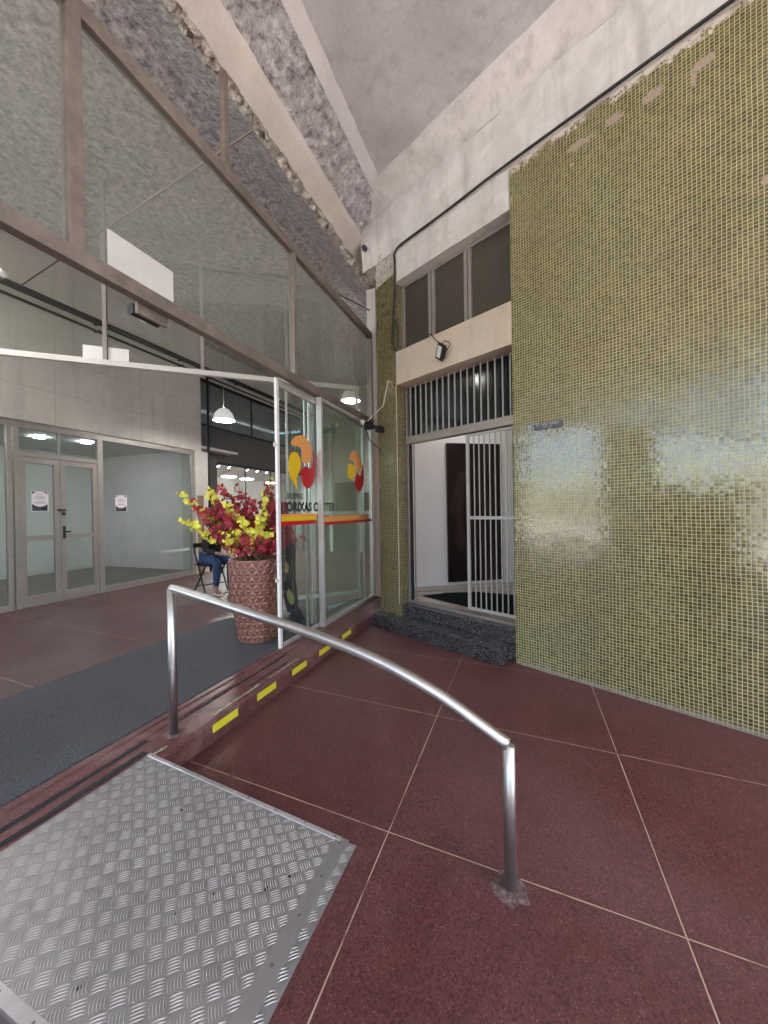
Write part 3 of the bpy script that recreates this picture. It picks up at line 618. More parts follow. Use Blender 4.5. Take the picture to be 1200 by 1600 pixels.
m = hn.mb(); m.sheet((-4, -2.05, 5.27), (5.72, -2.05, 5.27), (5.35, -1.735, 5.50), (-4, -1.735, 5.50), 260, 16, .016, 6, .014, 22); m.build('rough_slope', M_ROUGH, hn, smooth=True)
m = hn.mb(); m.sheet((-4, -1.735, 5.495), (5.35, -1.735, 5.495), (5.1, -1.625, 5.602), (-4, -1.625, 5.602), 200, 6, .008, 5, .008, 24); m.build('plaster_edge', M_BAND, hn, smooth=True)
hi = Thing('inner_haunch', 'rough purple grey concrete slope above the dusty transom glass', 'ceiling slope', 'A', (2, -2.6, 5.3))
m = hi.mb(); m.sheet((-4, -2.32, 5.12), (8.5, -2.32, 5.12), (8.5, -3.0, 5.63), (-4, -3.0, 5.63), 200, 22, .016, 6, .014, 22); m.build('rough_slope', M_ROUGH_I, hi, smooth=True)
# ------------------------------------------------------------------ glass front
gf = Thing('glass_front', 'weathered metal framed glass front with a tall dusty transom', 'storefront', 'A', (2.5, -2.24, .14))
N0, N1 = -2.272, -2.208
m = gf.mb(); m.box(-3.4, 5.63, N0, N1+.004, 2.835, 2.925); m.build('transom_beam', M_RUST, gf, bevel=.003)
m = gf.mb(); m.box(-3.4, 5.63, N0, N1, 4.185, 4.285); m.build('top_rail', M_RUST, gf, bevel=.003)
for u, w in ((-.72, .07), (1.335, .075), (3.43, .05), (5.575, .055)):
    m = gf.mb(); m.box(u, u+w, N0+.002, N1-.002, 2.925, 4.185); m.build('mullion', M_ALU if u > 3 else M_RUST, gf, bevel=.003)
for a0, a1 in ((-3.4, -.72), (-.65, 1.335), (1.41, 3.43), (3.48, 5.575)):
    m = gf.mb(); m.box(a0, a1, -2.246, -2.240, 2.925, 4.185); m.build('transom_pane', M_TGLASS, gf)
m = gf.mb(); m.box(3.955, 4.0, N0, N1, .146, 2.835); m.box(5.575, 5.63, N0, N1, .146, 2.835); m.box(4.0, 5.575, N0+.004, N1-.004, .146, .19); m.box(4.0, 5.575, N0+.004, N1-.004, 2.79, 2.835); m.box(5.535, 5.575, N0+.01, N1-.01, .19, 2.79); m.build('side_panel_frame', M_ALUW, gf, bevel=.003)
m = gf.mb(); m.box(4.0, 5.535, -2.242, -2.234, .19, 2.79); sidep = m.build('side_pane', M_GLASS, gf)
LG = {}
LG['o1']=[(3.441, 2.216), (3.475, 2.263), (3.545, 2.309), (3.644, 2.336), (3.732, 2.334), (3.807, 2.29), (3.855, 2.224), (3.862, 2.142), (3.831, 2.064), (3.738, 2.038), (3.664, 2.046), (3.644, 2.099), (3.653, 2.163), (3.628, 2.199), (3.569, 2.205), (3.487, 2.197)]
LG['y1']=[(3.512, 2.142), (3.567, 2.131), (3.615, 2.087), (3.635, 2.027), (3.621, 1.955), (3.567, 1.895), (3.538, 1.862), (3.557, 1.794), (3.549, 1.751), (3.535, 1.75), (3.475, 1.804), (3.424, 1.861), (3.397, 1.934), (3.396, 2.008), (3.417, 2.078), (3.465, 2.125)]
LG['r1']=[(3.707, 2.001), (3.767, 2.001), (3.821, 1.981), (3.87, 2.027), (3.897, 2.113), (3.891, 2.196), (3.9, 2.222), (3.93, 2.143), (3.943, 2.035), (3.936, 1.917), (3.887, 1.821), (3.822, 1.772), (3.76, 1.761), (3.693, 1.778), (3.65, 1.831), (3.634, 1.901), (3.647, 1.957), (3.677, 1.988)]
LG['o2']=[(4.757, 2.203), (4.786, 2.252), (4.851, 2.315), (4.944, 2.352), (5.039, 2.345), (5.115, 2.286), (5.172, 2.228), (5.169, 2.153), (5.106, 2.065), (5.027, 2.034), (4.971, 2.069), (4.954, 2.131), (4.919, 2.183), (4.864, 2.196)]
LG['y2']=[(4.729, 2.139), (4.809, 2.151), (4.917, 2.135), (4.953, 2.084), (4.93, 1.987), (4.836, 1.933), (4.765, 1.939), (4.706, 1.977), (4.709, 2.061)]
LG['r2']=[(5.036, 2.031), (5.104, 2.008), (5.154, 2.012), (5.188, 2.106), (5.192, 2.213), (5.25, 2.128), (5.266, 1.996), (5.219, 1.86), (5.135, 1.782), (5.036, 1.774), (4.962, 1.83), (4.937, 1.908), (4.958, 1.989)]
LG['txt']=[(3.352, 1.609), (3.349, 1.502), (4.418, 1.599), (4.414, 1.497), (3.355, 1.697), (3.669, 1.709), (3.353, 1.631), (3.666, 1.638)]
LG['band']=[(3.348, 1.465), (3.346, 1.384), (3.344, 1.344), (4.008, 1.454), (4.005, 1.368), (4.004, 1.334)]

def decal(th, key, mt, n, par): m = th.mb(); m.plate(LG[key], n, n+.0012); return m.build('logo_shape', mt, par)
ORD = (('o', M_ORANGE), ('y', M_YELLOW), ('r', M_REDV))
for k, mt in ORD: decal(gf, k+'2', mt, -2.2335, sidep)
def bands(th, u0, u1, n, par, y=True):
    m = th.mb(); m.box(u0, u1, n, n+.001, 1.358, 1.402); m.build('red_band', M_REDV, par)
    m = th.mb(); m.box(u0, u1, n, n+.001, 1.4022, 1.448); m.build('yellow_band', M_YELLOW, par)
    m = th.mb(); m.box(u0, u1, n, n+.001, 1.4482, 1.478); m.build('orange_band', M_ORANGE, par)
m = gf.mb(); m.box(4.0, 5.535, -2.2335, -2.2325, 1.335, 1.370); m.build('red_band', M_REDV, sidep)
m = gf.mb(); m.box(4.0, 5.40, -2.2335, -2.2325, 1.3702, 1.44); m.build('yellow_band', M_ORANGE, sidep)
sd = Thing('sliding_glass_door', 'sliding glass leaf with shopping centre logo drawn behind the side panel', 'sliding door', 'A', (4.2, -2.29, .15))
m = sd.mb(); m.box(3.195, 3.235, -2.305, -2.275, .150, 2.83); m.build('edge_stile', M_WSTEEL, sd, bevel=.003)
m = sd.mb(); m.box(3.235, 3.245, -2.302, -2.278, .152, 2.83); m.build('black_gasket', M_BLACK, sd)
m = sd.mb(); m.box(3.735, 3.775, -2.312, -2.296, .150, 2.83); m.box(3.825, 3.855, -2.315, -2.298, .22, 2.83); m.box(5.35, 5.38, -2.305, -2.28, .15, 2.83); m.box(3.245, 5.35, -2.302, -2.278, .150, .185); m.box(3.245, 5.35, -2.302, -2.278, 2.75, 2.83); m.build('frame', M_ALUW, sd, bevel=.002)
m = sd.mb(); m.box(3.245, 5.35, -2.293, -2.287, .185, 2.75); pane = m.build('pane', M_GLASS, sd)
for z in (2.16, .83):
    m = sd.mb(); m.box(3.152, 3.197, -2.296, -2.284, z-.02, z+.02); tb = m.build('latch_tab', M_WSTEEL, sd, bevel=.012)
    m = sd.mb(); m.lathe((3.168, -2.29, z), [(.005, -.0)], 8) if False else m.box(3.164, 3.172, -2.2838, -2.283, z-.004, z+.004); m.build('hole', M_BLACK, tb)
for k, mt in ORD: decal(sd, k+'1', mt, -2.2865, pane)
m = sd.mb(); text_mesh(m, 'SHOPPING', 3.352, 3.665, 1.632, 1.700, -2.2862, shear=.25, bold=.02); m.build('lettering', M_TEXT, pane)
m = sd.mb(); text_mesh(m, 'ORIXAS CENTER', 3.350, 4.42, 1.500, 1.606, -2.2862, bold=.045); m.build('lettering', M_TEXT, pane)
bands(sd, 3.25, 3.95, -2.2865, pane)
m = gf.mb(); m.box(-.45, .66, N0, N1, .146, 2.835); m.build('reflection_mask', M_ALU2, gf)  # added out of view to darken part of the mosaic's reflection
lwl = Thing('low_reflection_mask', 'unseen low maroon block left of the entrance, added to darken mosaic reflections', 'wall', 'A', (-1.6, -2.2, .14))
m = lwl.mb(); m.box(-2.7, -.46, -2.3, -2.15, .142, 1.85); m.build('wall', M_STEP, lwl)  # unseen block, added to shape the lower edge of the mosaic's reflection
# things on the glass front
t_ = Thing('white_panel', 'small white board resting on the transom beam against the glass', 'board', 'A', (1.8, -2.30, 2.93))
m = t_.mb(); m.box(1.545, 1.985, -2.2395, -2.231, 2.927, 3.15); m.build('panel', M_BOARD, t_, bevel=.002)
t_ = Thing('door_sensor', 'black motion sensor hanging under the transom beam', 'sensor', 'A', (1.87, -2.24, 2.80))
m = t_.mb(); m.box(1.745, 1.965, -2.29, -2.265, 2.765, 2.834); m.build('mount', M_RUST, t_, bevel=.003)
m = t_.mb(); m.prism([(-2.29, 2.83), (-2.29, 2.768), (-2.315, 2.758), (-2.345, 2.772), (-2.345, 2.825)], 1.735, 1.93); bb = m.build('housing', M_BLACK, t_, bevel=.004)
m = t_.mb(); m.box(1.80, 1.845, -2.328, -2.318, 2.755, 2.760); m.build('lens', M_LENS, bb)
# hanger strut and stays between glass front and rib
t_ = Thing('hanger_strut', 'weathered vertical steel strut holding the glass front to the broken rib', 'strut', 'A', (2.5, -2.24, 4.28))
m = t_.mb(); m.box(2.480, 2.530, -2.262, -2.215, 4.287, 5.10); m.build('strut', M_RUST, t_, bevel=.004)
m = t_.mb(); m.tube([(2.84, -2.22, 4.93), (2.9, -2.9, 4.905), (3.3, -5.2, 4.84), (3.43, -6.86, 4.80)], .011, 8); t2 = None
so = Thing('tie_rod', 'long thin steel stay running from the rib into the hall', 'rod', 'A', (2.84, -2.22, 4.93)); m.org = so.org
m = so.mb(); m.tube([(2.84, -2.22, 5.04), (2.84, -2.235, 4.90), (3.43, -6.86, 4.80)], .010, 8); m.build('rod', M_RUST, so, smooth=True)
t_ = Thing('slanted_strut', 'short slanted steel strut near the corner below the rib', 'strut', 'A', (4.1, -2.24, 4.28))
m = t_.mb(); m.tube([(4.05, -2.245, 4.27), (4.40, -2.245, 4.83), (4.44, -2.255, 5.06)], .021, 4); m.build('strut', M_RUST, t_)
t_ = Thing('corner_rod', 'thin dark rod tying the corner of the glass front to the white jamb', 'rod', 'A', (4.28, -2.24, 4.28))
m = t_.mb(); m.tube([(4.28, -2.25, 4.26), (5.64, -2.25, 4.66)], .010, 6); m.build('rod', M_RUST, t_)

# ------------------------------------------------------------------ things on the mosaic side
fl = Thing('flood_light', 'black floodlight tilted on the cream lintel', 'floodlight', 'W', (-2.66, 3.40, 3.25))
fl.o.rotation_euler = (R(22), R(38), ROT['W'])
m = MB('X', (0, 0, 0)); m.box(-.055, .055, -.07, -.035, -.085, .085); hs = m.build('housing', M_BLACK, fl, bevel=.006)
m = MB('X', (0, 0, 0)); m.box(-.038, .022, -.0715, -.069, -.062, .062); m.build('lens', M_LENS, hs)
m = MB('X', (0, 0, 0))
for i in range(7): m.box(-.05+i*.016, -.044+i*.016, -.035, -.02, -.06, .06)
m.build('cooling_fins', M_BLACK, hs)
m = MB('X', (0, 0, 0)); m.tube([(-.058, -.05, 0), (-.062, -.02, .05), (-.05, .02, .095), (0, .035, .10), (.05, .02, .095), (.062, -.02, .05), (.058, -.05, 0)], .005, 6); m.build('bracket', M_BLACK, fl)
m = MB('W', (-2.7, 3.4, 3.3)); m.tube([(-2.96, 3.42, 3.512), (-2.86, 3.415, 3.515), (-2.80, 3.41, 3.43), (-2.72, 3.40, 3.36), (-2.68, 3.395, 3.33)], .006, 6)
tag(m.build('lamp_wire', M_CABLE, None, smooth=True), 'short black wire feeding the floodlight from the window frame', 'wire')
m = MB('W', (-2, 3.42, 4.7)); pts = [(-3.435, 3.54, 3.53), (-3.46, 3.47, 3.50), (-3.50, 3.425, 3.62), (-3.475, 3.41, 3.9), (-3.43, 3.405, 4.2), (-3.425, 3.405, 4.60), (-3.425, 3.400, 4.70), (-3.36, 3.400, 4.755), (-3.2, 3.40, 4.768), (-2.65, 3.40, 4.768), (-2.0, 3.40, 4.788), (-1.2, 3.402, 4.786), (0, 3.402, 4.778), (1.5, 3.402, 4.781), (3.5, 3.402, 4.779)]
m.tube(cr(pts, 4), .013, 8); tag(m.build('black_cable', M_CABLE, None, smooth=True), 'thick black cable following the top of the mosaic wall', 'cable')
m = MB('W', (-2, 3.42, 4.7)); m.tube(cr([(-3.425, 3.42, 3.9), (-3.41, 3.43, 3.6), (-3.44, 3.44, 3.508), (-3.30, 3.50, 3.508)], 5), .008, 6)
tag(m.build('cable_loop', M_CABLE, None, smooth=True), 'thin black cable loop beside the left edge of the ribbon window', 'cable')
m = MB('W', (-3.95, 3.4, 5.06)); pa, pb = Vector((-4.05, 3.50, 5.085)), Vector((-3.93, 3.33, 5.02)); m.tube([tuple(pa), tuple(pb)], .032, 14)
tag(m.build('pipe_stub', M_BLACK, None), 'short black pipe stub poking out of the white beam end', 'pipe')
t_ = Thing('camera_bracket', 'black bracket arm with a white ball at the mosaic pilaster', 'bracket', 'W', (-3.9, 3.38, 2.65))
m = t_.mb(); m.tube([(-3.98, 3.36, 2.655), (-3.80, 3.37, 2.60), (-3.72, 3.38, 2.57)], .026, 8); m.box(-3.76, -3.70, 3.33, 3.44, 2.52, 2.60); m.box(-3.99, -3.93, 3.34, 3.44, 2.60, 2.70); m.build('arm', M_BLACK, t_)
m = t_.mb(); m.lathe((-4.02, 3.34, 2.70), [(.006, -.036), (.026, -.026), (.036, 0), (.026, .026), (.006, .036)], 14); m.build('ball', M_WSTEEL, t_, smooth=True)
m = MB('W', (-3.7, 3.4, 2.8)); m.tube(cr([(-3.98, 3.35, 2.68), (-3.86, 3.40, 2.78), (-3.72, 3.425, 2.86), (-3.695, 3.425, 2.88), (-3.66, 3.43, 3.0), (-3.60, 3.43, 3.18)], 5), .008, 6); tag(m.build('nylon_cord', M_ROPE, None, smooth=True), 'pale nylon cord stretched up the mosaic pilaster from the bracket', 'cord')
m = MB('W', (-3.8, 3.4, 2.4)); m.tube(cr([(-3.99, 3.36, 2.62), (-3.96, 3.40, 2.47), (-3.90, 3.42, 2.40), (-3.80, 3.428, 2.33), (-3.76, 3.43, 2.27)], 5), .007, 6); tag(m.build('hanging_wire', M_CABLE, None, smooth=True), 'thin dark wire drooping below the bracket arm', 'wire')

# ------------------------------------------------------------------ inner partition
PD = Vector((math.sin(R(69)), math.cos(R(69)), 0)); PN = Vector((PD.y, -PD.x, 0)); PA = Vector((-4.36, 4.4, 0))
gp = Thing('glass_partition', 'slim white framed glass partition crossing the hall above the entrance', 'partition', 'X', (-2, 5.3, .14))
def pbox(m, s0, s1, d0, d1, z0, z1):
    vs = []
    for s in (s0, s1):
        for dd in (d0, d1):
            v = PA+PD*s+PN*dd; vs += [(v.x, v.y, z0), (v.x, v.y, z1)]
    return m.add(vs, [(0, 1, 3, 2), (4, 6, 7, 5), (0, 4, 5, 1), (2, 3, 7, 6), (0, 2, 6, 4), (1, 5, 7, 3)])
m = gp.mb(); pbox(m, -1.2, 4.28, -.03, .03, 3.345, 3.412); m.build('header_rail', M_WSTEEL, gp, bevel=.003)
m = gp.mb(); pbox(m, 1.9, 3.9, -.02, .02, 4.79, 4.83); m.build('upper_rail', M_ALU2, gp)
for s in (-.1, 1.01, 2.10, 3.2, 4.22):
    m = gp.mb(); pbox(m, s-.022, s+.022, -.028, .028, 3.412, 5.62 if s < 2 else (4.79 if s < 4 else 4.0)); m.build('mullion', M_ALU2, gp)
for s0, s1 in ((-1.1, -.122), (-.078, .988), (1.032, 2.078), (2.122, 3.178), (3.222, 3.9)):
    m = gp.mb(); pbox(m, s0, s1, -.004, .004, 3.412, 4.79); m.build('pane', M_PGLASS, gp)
m = gp.mb(); pbox(m, 3.2, 4.23, -.02, .02, .225, .275); m.build('bottom_rail', M_WSTEEL, gp)
m = gp.mb(); pbox(m, 3.2, 4.23, -.004, .004, .275, 3.345); m.build('lower_pane', M_PGLASS, gp)
m = gp.mb(); pbox(m, 3.17, 3.2, -.02, .02, .142, 3.345); pbox(m, 4.23, 4.26, -.02, .02, .142, 3.345); m.build('post', M_WSTEEL, gp)
for nm, s0, s1, lab in (('paper_sheet', .78, 1.00, 'white paper sheet taped left of the thin partition mullion'), ('paper_sheet', 1.04, 1.26, 'white paper sheet taped right of the thin partition mullion')):
    m = MB('X', tuple(PA+PD*s0+Vector((0, 0, 3.42)))); pbox(m, s0, s1, .0045, .0065, 3.418, 3.573); tag(m.build(nm, M_PAPER), lab, 'paper')

# ------------------------------------------------------------------ hall: concrete fascia and empty shop
SN = -6.95
fa = Thing('concrete_fascia', 'weathered bare concrete wall above the empty shop', 'wall', 'A', (3, SN, 2.9))
m = fa.mb(); m.box(-1.1, 6.80, SN-.35, SN+.06, 2.905, 5.62); m.box(6.62, 6.98, SN-.35, SN+.06, .142, 2.905); m.build('wall', M_FASCIA, fa)
m = fa.mb()
for z in (3.42, 3.95): m.box(-1.09, 6.79, SN+.0601, SN+.0625, z, z+.007)
for u in (3.9, 5.35): m.box(u, u+.006, SN+.0601, SN+.062, 2.92, 4.4)
m.build('board_marks', plain('board_mark', (.40, .37, .34), .9, var=.3, sc=9), fa)
m = fa.mb(); m.box(6.66, 6.84, SN+.06, SN+.063, .15, 1.9); m.build('bare_brown_patch', plain('brown_patch', (.22, .16, .115), .9, var=.3), fa)
dp = MB('A', (7.03, SN+.05, .14)); dp.tube([(7.03, SN+.04, .142), (7.03, SN+.04, 4.7)], .03, 10); tag(dp.build('drain_pipe', M_TRAY, None, smooth=True), 'black vertical pipe at the edge of the concrete fascia', 'pipe')
sf = Thing('empty_shopfront', 'grey aluminium shopfront of an empty shop with double doors', 'shopfront', 'A', (4, SN, .14))
F0, F1 = SN-.03, SN+.03
m = sf.mb(); m.box(-1.0, 6.62, F0, F1, 2.80, 2.904); m.box(-1.0, 3.32, F0, F1, .146, .22); m.box(4.62, 6.62, F0, F1, .146, .24); m.box(-1.0, 6.62, F0-.02, F1+.02, .141, .15)
for u, w in ((-1.0, .06), (1.25, .06), (3.30, .06), (3.385, .06), (4.545, .09), (6.54, .08)): m.box(u, u+w, F0+.002, F1+.004, .15, 2.80)
m.box(3.445, 4.545, F0+.003, F1-.003, 2.38, 2.45); m.box(3.955, 3.985, F0+.004, F1-.004, 2.45, 2.80); m.build('frame', M_ALU2, sf, bevel=.004)
for a0, a1, c0, c1 in ((-.94, 1.25, .22, 2.8), (1.31, 3.30, .22, 2.8), (3.445, 3.955, 2.45, 2.8), (3.985, 4.545, 2.45, 2.8), (4.635, 6.54, .24, 2.8)):
    m = sf.mb(); m.box(a0, a1, SN-.004, SN+.004, c0, c1); m.build('pane', M_SGLASS, sf)
for a0, a1 in ((3.447, 3.968), (3.972, 4.543)):
    m = sf.mb(); m.box(a0, a0+.075, F0+.006, F1-.006, .16, 2.375); m.box(a1-.075, a1, F0+.006, F1-.006, .16, 2.375); m.box(a0+.075, a1-.075, F0+.008, F1-.008, .16, .30); m.box(a0+.075, a1-.075, F0+.008, F1-.008, 2.29, 2.375); m.box(a0+.075, a1-.075, F0+.008, F1-.008, 1.13, 1.20)
    dl = m.build('door_leaf', M_ALU2, sf, bevel=.003)
    m = sf.mb(); m.box(a0+.075, a1-.075, SN-.003, SN+.003, .30, 1.13); m.box(a0+.075, a1-.075, SN-.003, SN+.003, 1.20, 2.29); m.build('glazing', M_SGLASS, dl)
m = sf.mb(); m.box(3.995, 4.025, F1, F1+.02, 1.13, 1.33); m.box(3.995, 4.09, F1+.02, F1+.04, 1.225, 1.25); m.build('handle', M_BLACK, sf, bevel=.004)
m = sf.mb(); m.box(3.92, 4.035, F1, F1+.025, 1.57, 1.60); m.box(3.985, 4.03, F1, F1+.025, 1.505, 1.545); m.build('padlock_hasp', M_BLACK, sf, bevel=.004)
for (u, z, lab) in ((3.605, 1.575, 'printed notice with dark lower half taped to the left shop door'), (4.86, 1.555, 'printed notice taped inside the large shop window')):
    t_ = Thing('notice_poster', lab, 'poster', 'X', world('A', (u, SN+.0052, z)))
    t_.o.rotation_euler = (0, 0, ROT['A']); m = MB('X', (0, 0, 0)); sc_ = 1.0
    m.add([(0, 0, 0), (.20, 0, 0), (.20, 0, .29), (0, 0, .29)], [(0, 1, 2, 3)]); m.build('print', M_POSTER, t_, recalc=False)
    m = MB('X', (0, 0, 0)); m.box(-.006, .212, .0005, .0015, -.006, .296); m.build('backing', M_PAPER, t_)
er = Thing('empty_shop_room', 'bare white room behind the empty shopfront', 'room', 'A', (3, -9, .14))
m = er.mb(); m.box(-1.0, 8.2, -10.6, -10.5, .142, 3.0); m.box(7.02, 7.12, -10.5, SN-.36, .142, 3.0); m.box(-1.1, -1.0, -10.6, SN-.04, .142, 3.0); m.build('walls', M_WALL, er)
m = er.mb(); m.box(-1.0, 8.1, -10.5, SN-.04, 3.0, 3.06); m.build('ceiling', plain('shop_ceiling', (.62, .62, .60), .7), er)
m = er.mb(); m.box(-1.0, 8.1, -10.5, SN-.05, .1405, .146); m.build('floor_finish', M_SHOPFLR, er)
m = er.mb(); m.box(-1.0, 8.1, -10.49, -10.475, .146, .24); m.box(7.005, 7.02, -10.47, SN-.37, .146, .24); m.build('skirting', M_WSTEEL, er)
for u, n in ((4.6, -8.6), (5.3, -8.4), (2.4, -8.6), (.6, -8.6)): m = er.mb(); m.lathe((u, n, 2.975), [(.085, .024), (.09, .0), (.07, -.004)], 20); m.build('spot_light', M_SPOT, er)
for k, (u, z) in enumerate(((0, 4.78), (0, 4.66))):
    t_ = Thing('cable_tray', ('wide black perforated cable tray on the concrete fascia, upper of two', 'slim black conduit below the perforated tray on the fascia')[k], 'cable tray', 'A', (3, SN+.1, z))
    m = t_.mb(); 
    if k == 0:
        m.box(-1.0, 16.5, SN+.07, SN+.17, z-.006, z); m.box(-1.0, 16.5, SN+.17, SN+.176, z-.006, z+.055)
        for i in range(300): m.box(-.95+i*.058, -.92+i*.058, SN+.176, SN+.178, z+.005, z+.045)
    else: m.tube([(-1, SN+.09, z), (16.5, SN+.09, z)], .022, 8)
    m.build('run', M_TRAY, t_)
    for i in range(7): m = t_.mb(); m.box(-.6+i*1.7, -.56+i*1.7, SN+.06, SN+.19, z-.03, z-.007); m.build('support_arm', M_TRAY, t_)
# second shop beyond
BN = -7.3
ds = Thing('dark_clad_shop', 'dark grey clad shop with clerestory glass beyond the concrete fascia', 'shop', 'A', (10, BN, .14))
m = ds.mb(); m.box(7.05, 16.8, BN-.2, BN, 2.80, 3.62); m.box(7.05, 7.70, BN-.2, BN-.002, .142, 2.80); m.box(16.2, 16.8, BN-.2, BN-.002, .142, 2.80); m.build('cladding', M_DARKW, ds)
m = ds.mb(); m.box(7.05, 16.8, BN-.06, BN-.004, 3.622, 3.68); m.box(7.05, 16.8, BN-.06, BN-.004, 4.70, 4.78)
for u in (7.15, 9.05, 11.0, 13.0, 15.0): m.box(u, u+.04, BN-.055, BN-.01, 3.68, 4.70)
m.box(7.70, 16.2, BN-.06, BN+.01, 2.74, 2.798)
for u in (8.75, 9.9, 11.2, 12.6): m.box(u, u+.03, BN-.05, BN-.01, .15, 2.74)
m.build('frame', M_TRAY, ds)
m = ds.mb(); m.box(7.19, 16.7, BN-.035, BN-.03, 3.68, 4.70); m.build('clerestory_glass', m_glass('clerestory', (.72, .78, .76), .45, (.42, .46, .44), ior=1.2), ds)
m = ds.mb(); m.box(7.70, 16.2, BN-.035, BN-.03, .15, 2.74); m.build('shop_window', M_SGLASS, ds)
m = ds.mb(); m.box(7.05, 16.8, BN-.2, BN, 4.782, 5.62); m.build('upper_wall', M_FASCIA, ds)
m = ds.mb(); m.box(7.05, 16.8, -12.1, -12.0, .142, 5.5); m.box(16.8, 16.9, -12, BN, .142, 5.5); m.box(7.0, 7.05, -12, BN, .142, 5.5); m.build('inner_walls', plain('shop_pink_white', (.74, .68, .69), .7), ds)
m = ds.mb(); m.box(7.06, 16.8, -12, BN-.21, 3.0, 3.04); m.build('inner_ceiling', plain('shop2_ceiling', (.70, .64, .63), .7), ds)
lab = ['disc lamp behind the tall red blossom spike in the far shop', 'disc lamp left of centre in the far shop ceiling', 'disc lamp nearest the pillar in the far shop', 'disc lamp deepest in the far shop']
for k, (u, n) in enumerate(((9.9, -8.2), (9.0, -8.1), (8.0, -7.9), (11.6, -8.6))):
    t_ = Thing('disc_lamp', lab[k], 'lamp', 'A', (u, n, 2.7), 'lit disc lamps in the far shop')
    m = t_.mb(); m.lathe((u, n, 2.56), [(.01, .10), (.20, .03), (.22, 0), (.2, -.005)], 24); m.build('shade', M_WSTEEL, t_)
    m = t_.mb(); m.lathe((u, n, 2.552), [(.19, 0), (.19, -.006)], 24); m.build('diffuser', M_LAMP2, t_)
    m = t_.mb(); m.tube([(u, n, 2.66), (u, n, 3.0)], .008, 6); m.build('stem', M_BLACK, t_)
for k, u in enumerate((8.15, 8.55, 9.3, 9.75, 10.2)):
    t_ = Thing('track_spot', 'small black track spot on the far shop ceiling edge', 'spotlight', 'A', (u, -7.75, 2.9), 'track spots in the far shop')
    m = t_.mb(); m.tube([(u, -7.75, 3.0), (u, -7.75, 2.86)], .010, 6); m.tube([(u, -7.75, 2.87), (u+.02, -7.71, 2.76)], .035, 10); m.build('body', M_BLACK, t_)
    m = t_.mb(); m.tube([(u+.0205, -7.709, 2.757), (u+.022, -7.706, 2.75)], .028, 10); m.build('lens', M_SPOT, t_)
for (u, n, z, lab) in ((5.98, -5.48, 3.30, 'ribbed bell lamp hanging in front of the clerestory glass'), (7.4, -3.42, 3.82, 'bell lamp seen dimly through the right end of the transom glass'), (1.6, -5.4, 4.75, 'bell lamp out of view, added to brighten the hall'), (9.6, -4.2, 3.9, 'deepest bell lamp in the hall, added to light its end wall')):  # the last two are added to brighten the hall
    hb = Thing('high_bay_lamp', lab, 'lamp', 'A', (u, n, z), 'bell lamps hanging in the hall')
    m = hb.mb(); m.lathe((u, n, z), [(.20, 0), (.195, .04), (.165, .13), (.10, .21), (.05, .235)], 28, cap=False); m.build('bell', M_BELL, hb, smooth=True)
    m = hb.mb(); m.lathe((u, n, z+.02), [(.12, 0), (.14, .04), (.1, .10)], 16); m.build('bulb', M_BULB, hb)
    m = hb.mb(); m.tube([(u, n, z+.22), (u, n, 5.62)], .006, 6); m.build('stem', M_ALU2, hb)
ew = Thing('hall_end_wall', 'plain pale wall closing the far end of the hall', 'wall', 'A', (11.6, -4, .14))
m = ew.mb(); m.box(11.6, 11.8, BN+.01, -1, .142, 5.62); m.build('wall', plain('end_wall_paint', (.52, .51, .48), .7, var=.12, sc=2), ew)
m = ew.mb(); m.box(11.56, 11.599, BN+.02, -1, .142, 1.38); m.build('dark_reflection_band', plain('reflection_slate', (.075, .082, .082), .4), ew)  # dark below, pale above: mosaic reflection in the door glass put into colour
for k in range(5): m = ew.mb(); n = -1.9-k*1.05; m.box(11.50, 11.558, n-.06, n+.06, .142, 4.2); m.build('pale_post', M_WSTEEL, ew)
for k in range(4): m = ew.mb(); n = -2.42-k*1.05; m.box(11.57, 11.598, n-.40, n+.40, 1.5, 2.1+.35*(k % 2)); m.build('dark_window', M_DKGLASS, ew)
# right-hand hall wall behind the side panel
rw2 = Thing('hall_side_wall', 'pale wall behind the side panel separating hall and lobby', 'wall', 'X', (0, 7, .14))
m = rw2.mb(); seg(m, tuple(world('W', (-3.9, 4.2, 0))[:2]), (.2, 5.9), .1, .142, 5.6); seg(m, (.2, 5.9), tuple(world('A', (12, -1.2, 0))[:2]), .1, .142, 5.6); m.build('wall', plain('hall_pale_grey', (.62, .63, .60), .7, var=.1, sc=3), rw2)
# ------------------------------------------------------------------ pot
PX, PY, PZ = -1.375, 4.135, .149
pot = Thing('planter', 'tall copper coloured planter with raised triangle pattern', 'planter', 'X', (PX, PY, PZ))
ROWS, CC, H = 12, 22, .865
def pr_(z): s = z/H; return .198+.092*math.sin(min(1, s*1.02)*math.pi/2)**1.15
m = pot.mb(); fs = []; vs = []
def pp(i, j): # lattice point, row j, half-step columns
    z = .012+(H-.024)*j/ROWS; an = 2*math.pi*(i+.5*(j % 2))/CC; r = pr_(z); return Vector((PX+r*math.cos(an), PY+r*math.sin(an), PZ+z))
def tri(a, b, c):
    g_ = (a+b+c)/3; o = Vector((g_.x-PX, g_.y-PY, 0)).normalized(); ap = g_+o*.0115
    k = len(vs); ins = [g_+(q-g_)*.93 for q in (a, b, c)]
    vs.extend([tuple(q) for q in (a, b, c)]+[tuple(q) for q in ins]+[tuple(ap)])
    fs.extend([(k, k+1, k+4, k+3), (k+1, k+2, k+5, k+4), (k+2, k, k+3, k+5), (k+3, k+4, k+6), (k+4, k+5, k+6), (k+5, k+3, k+6)])
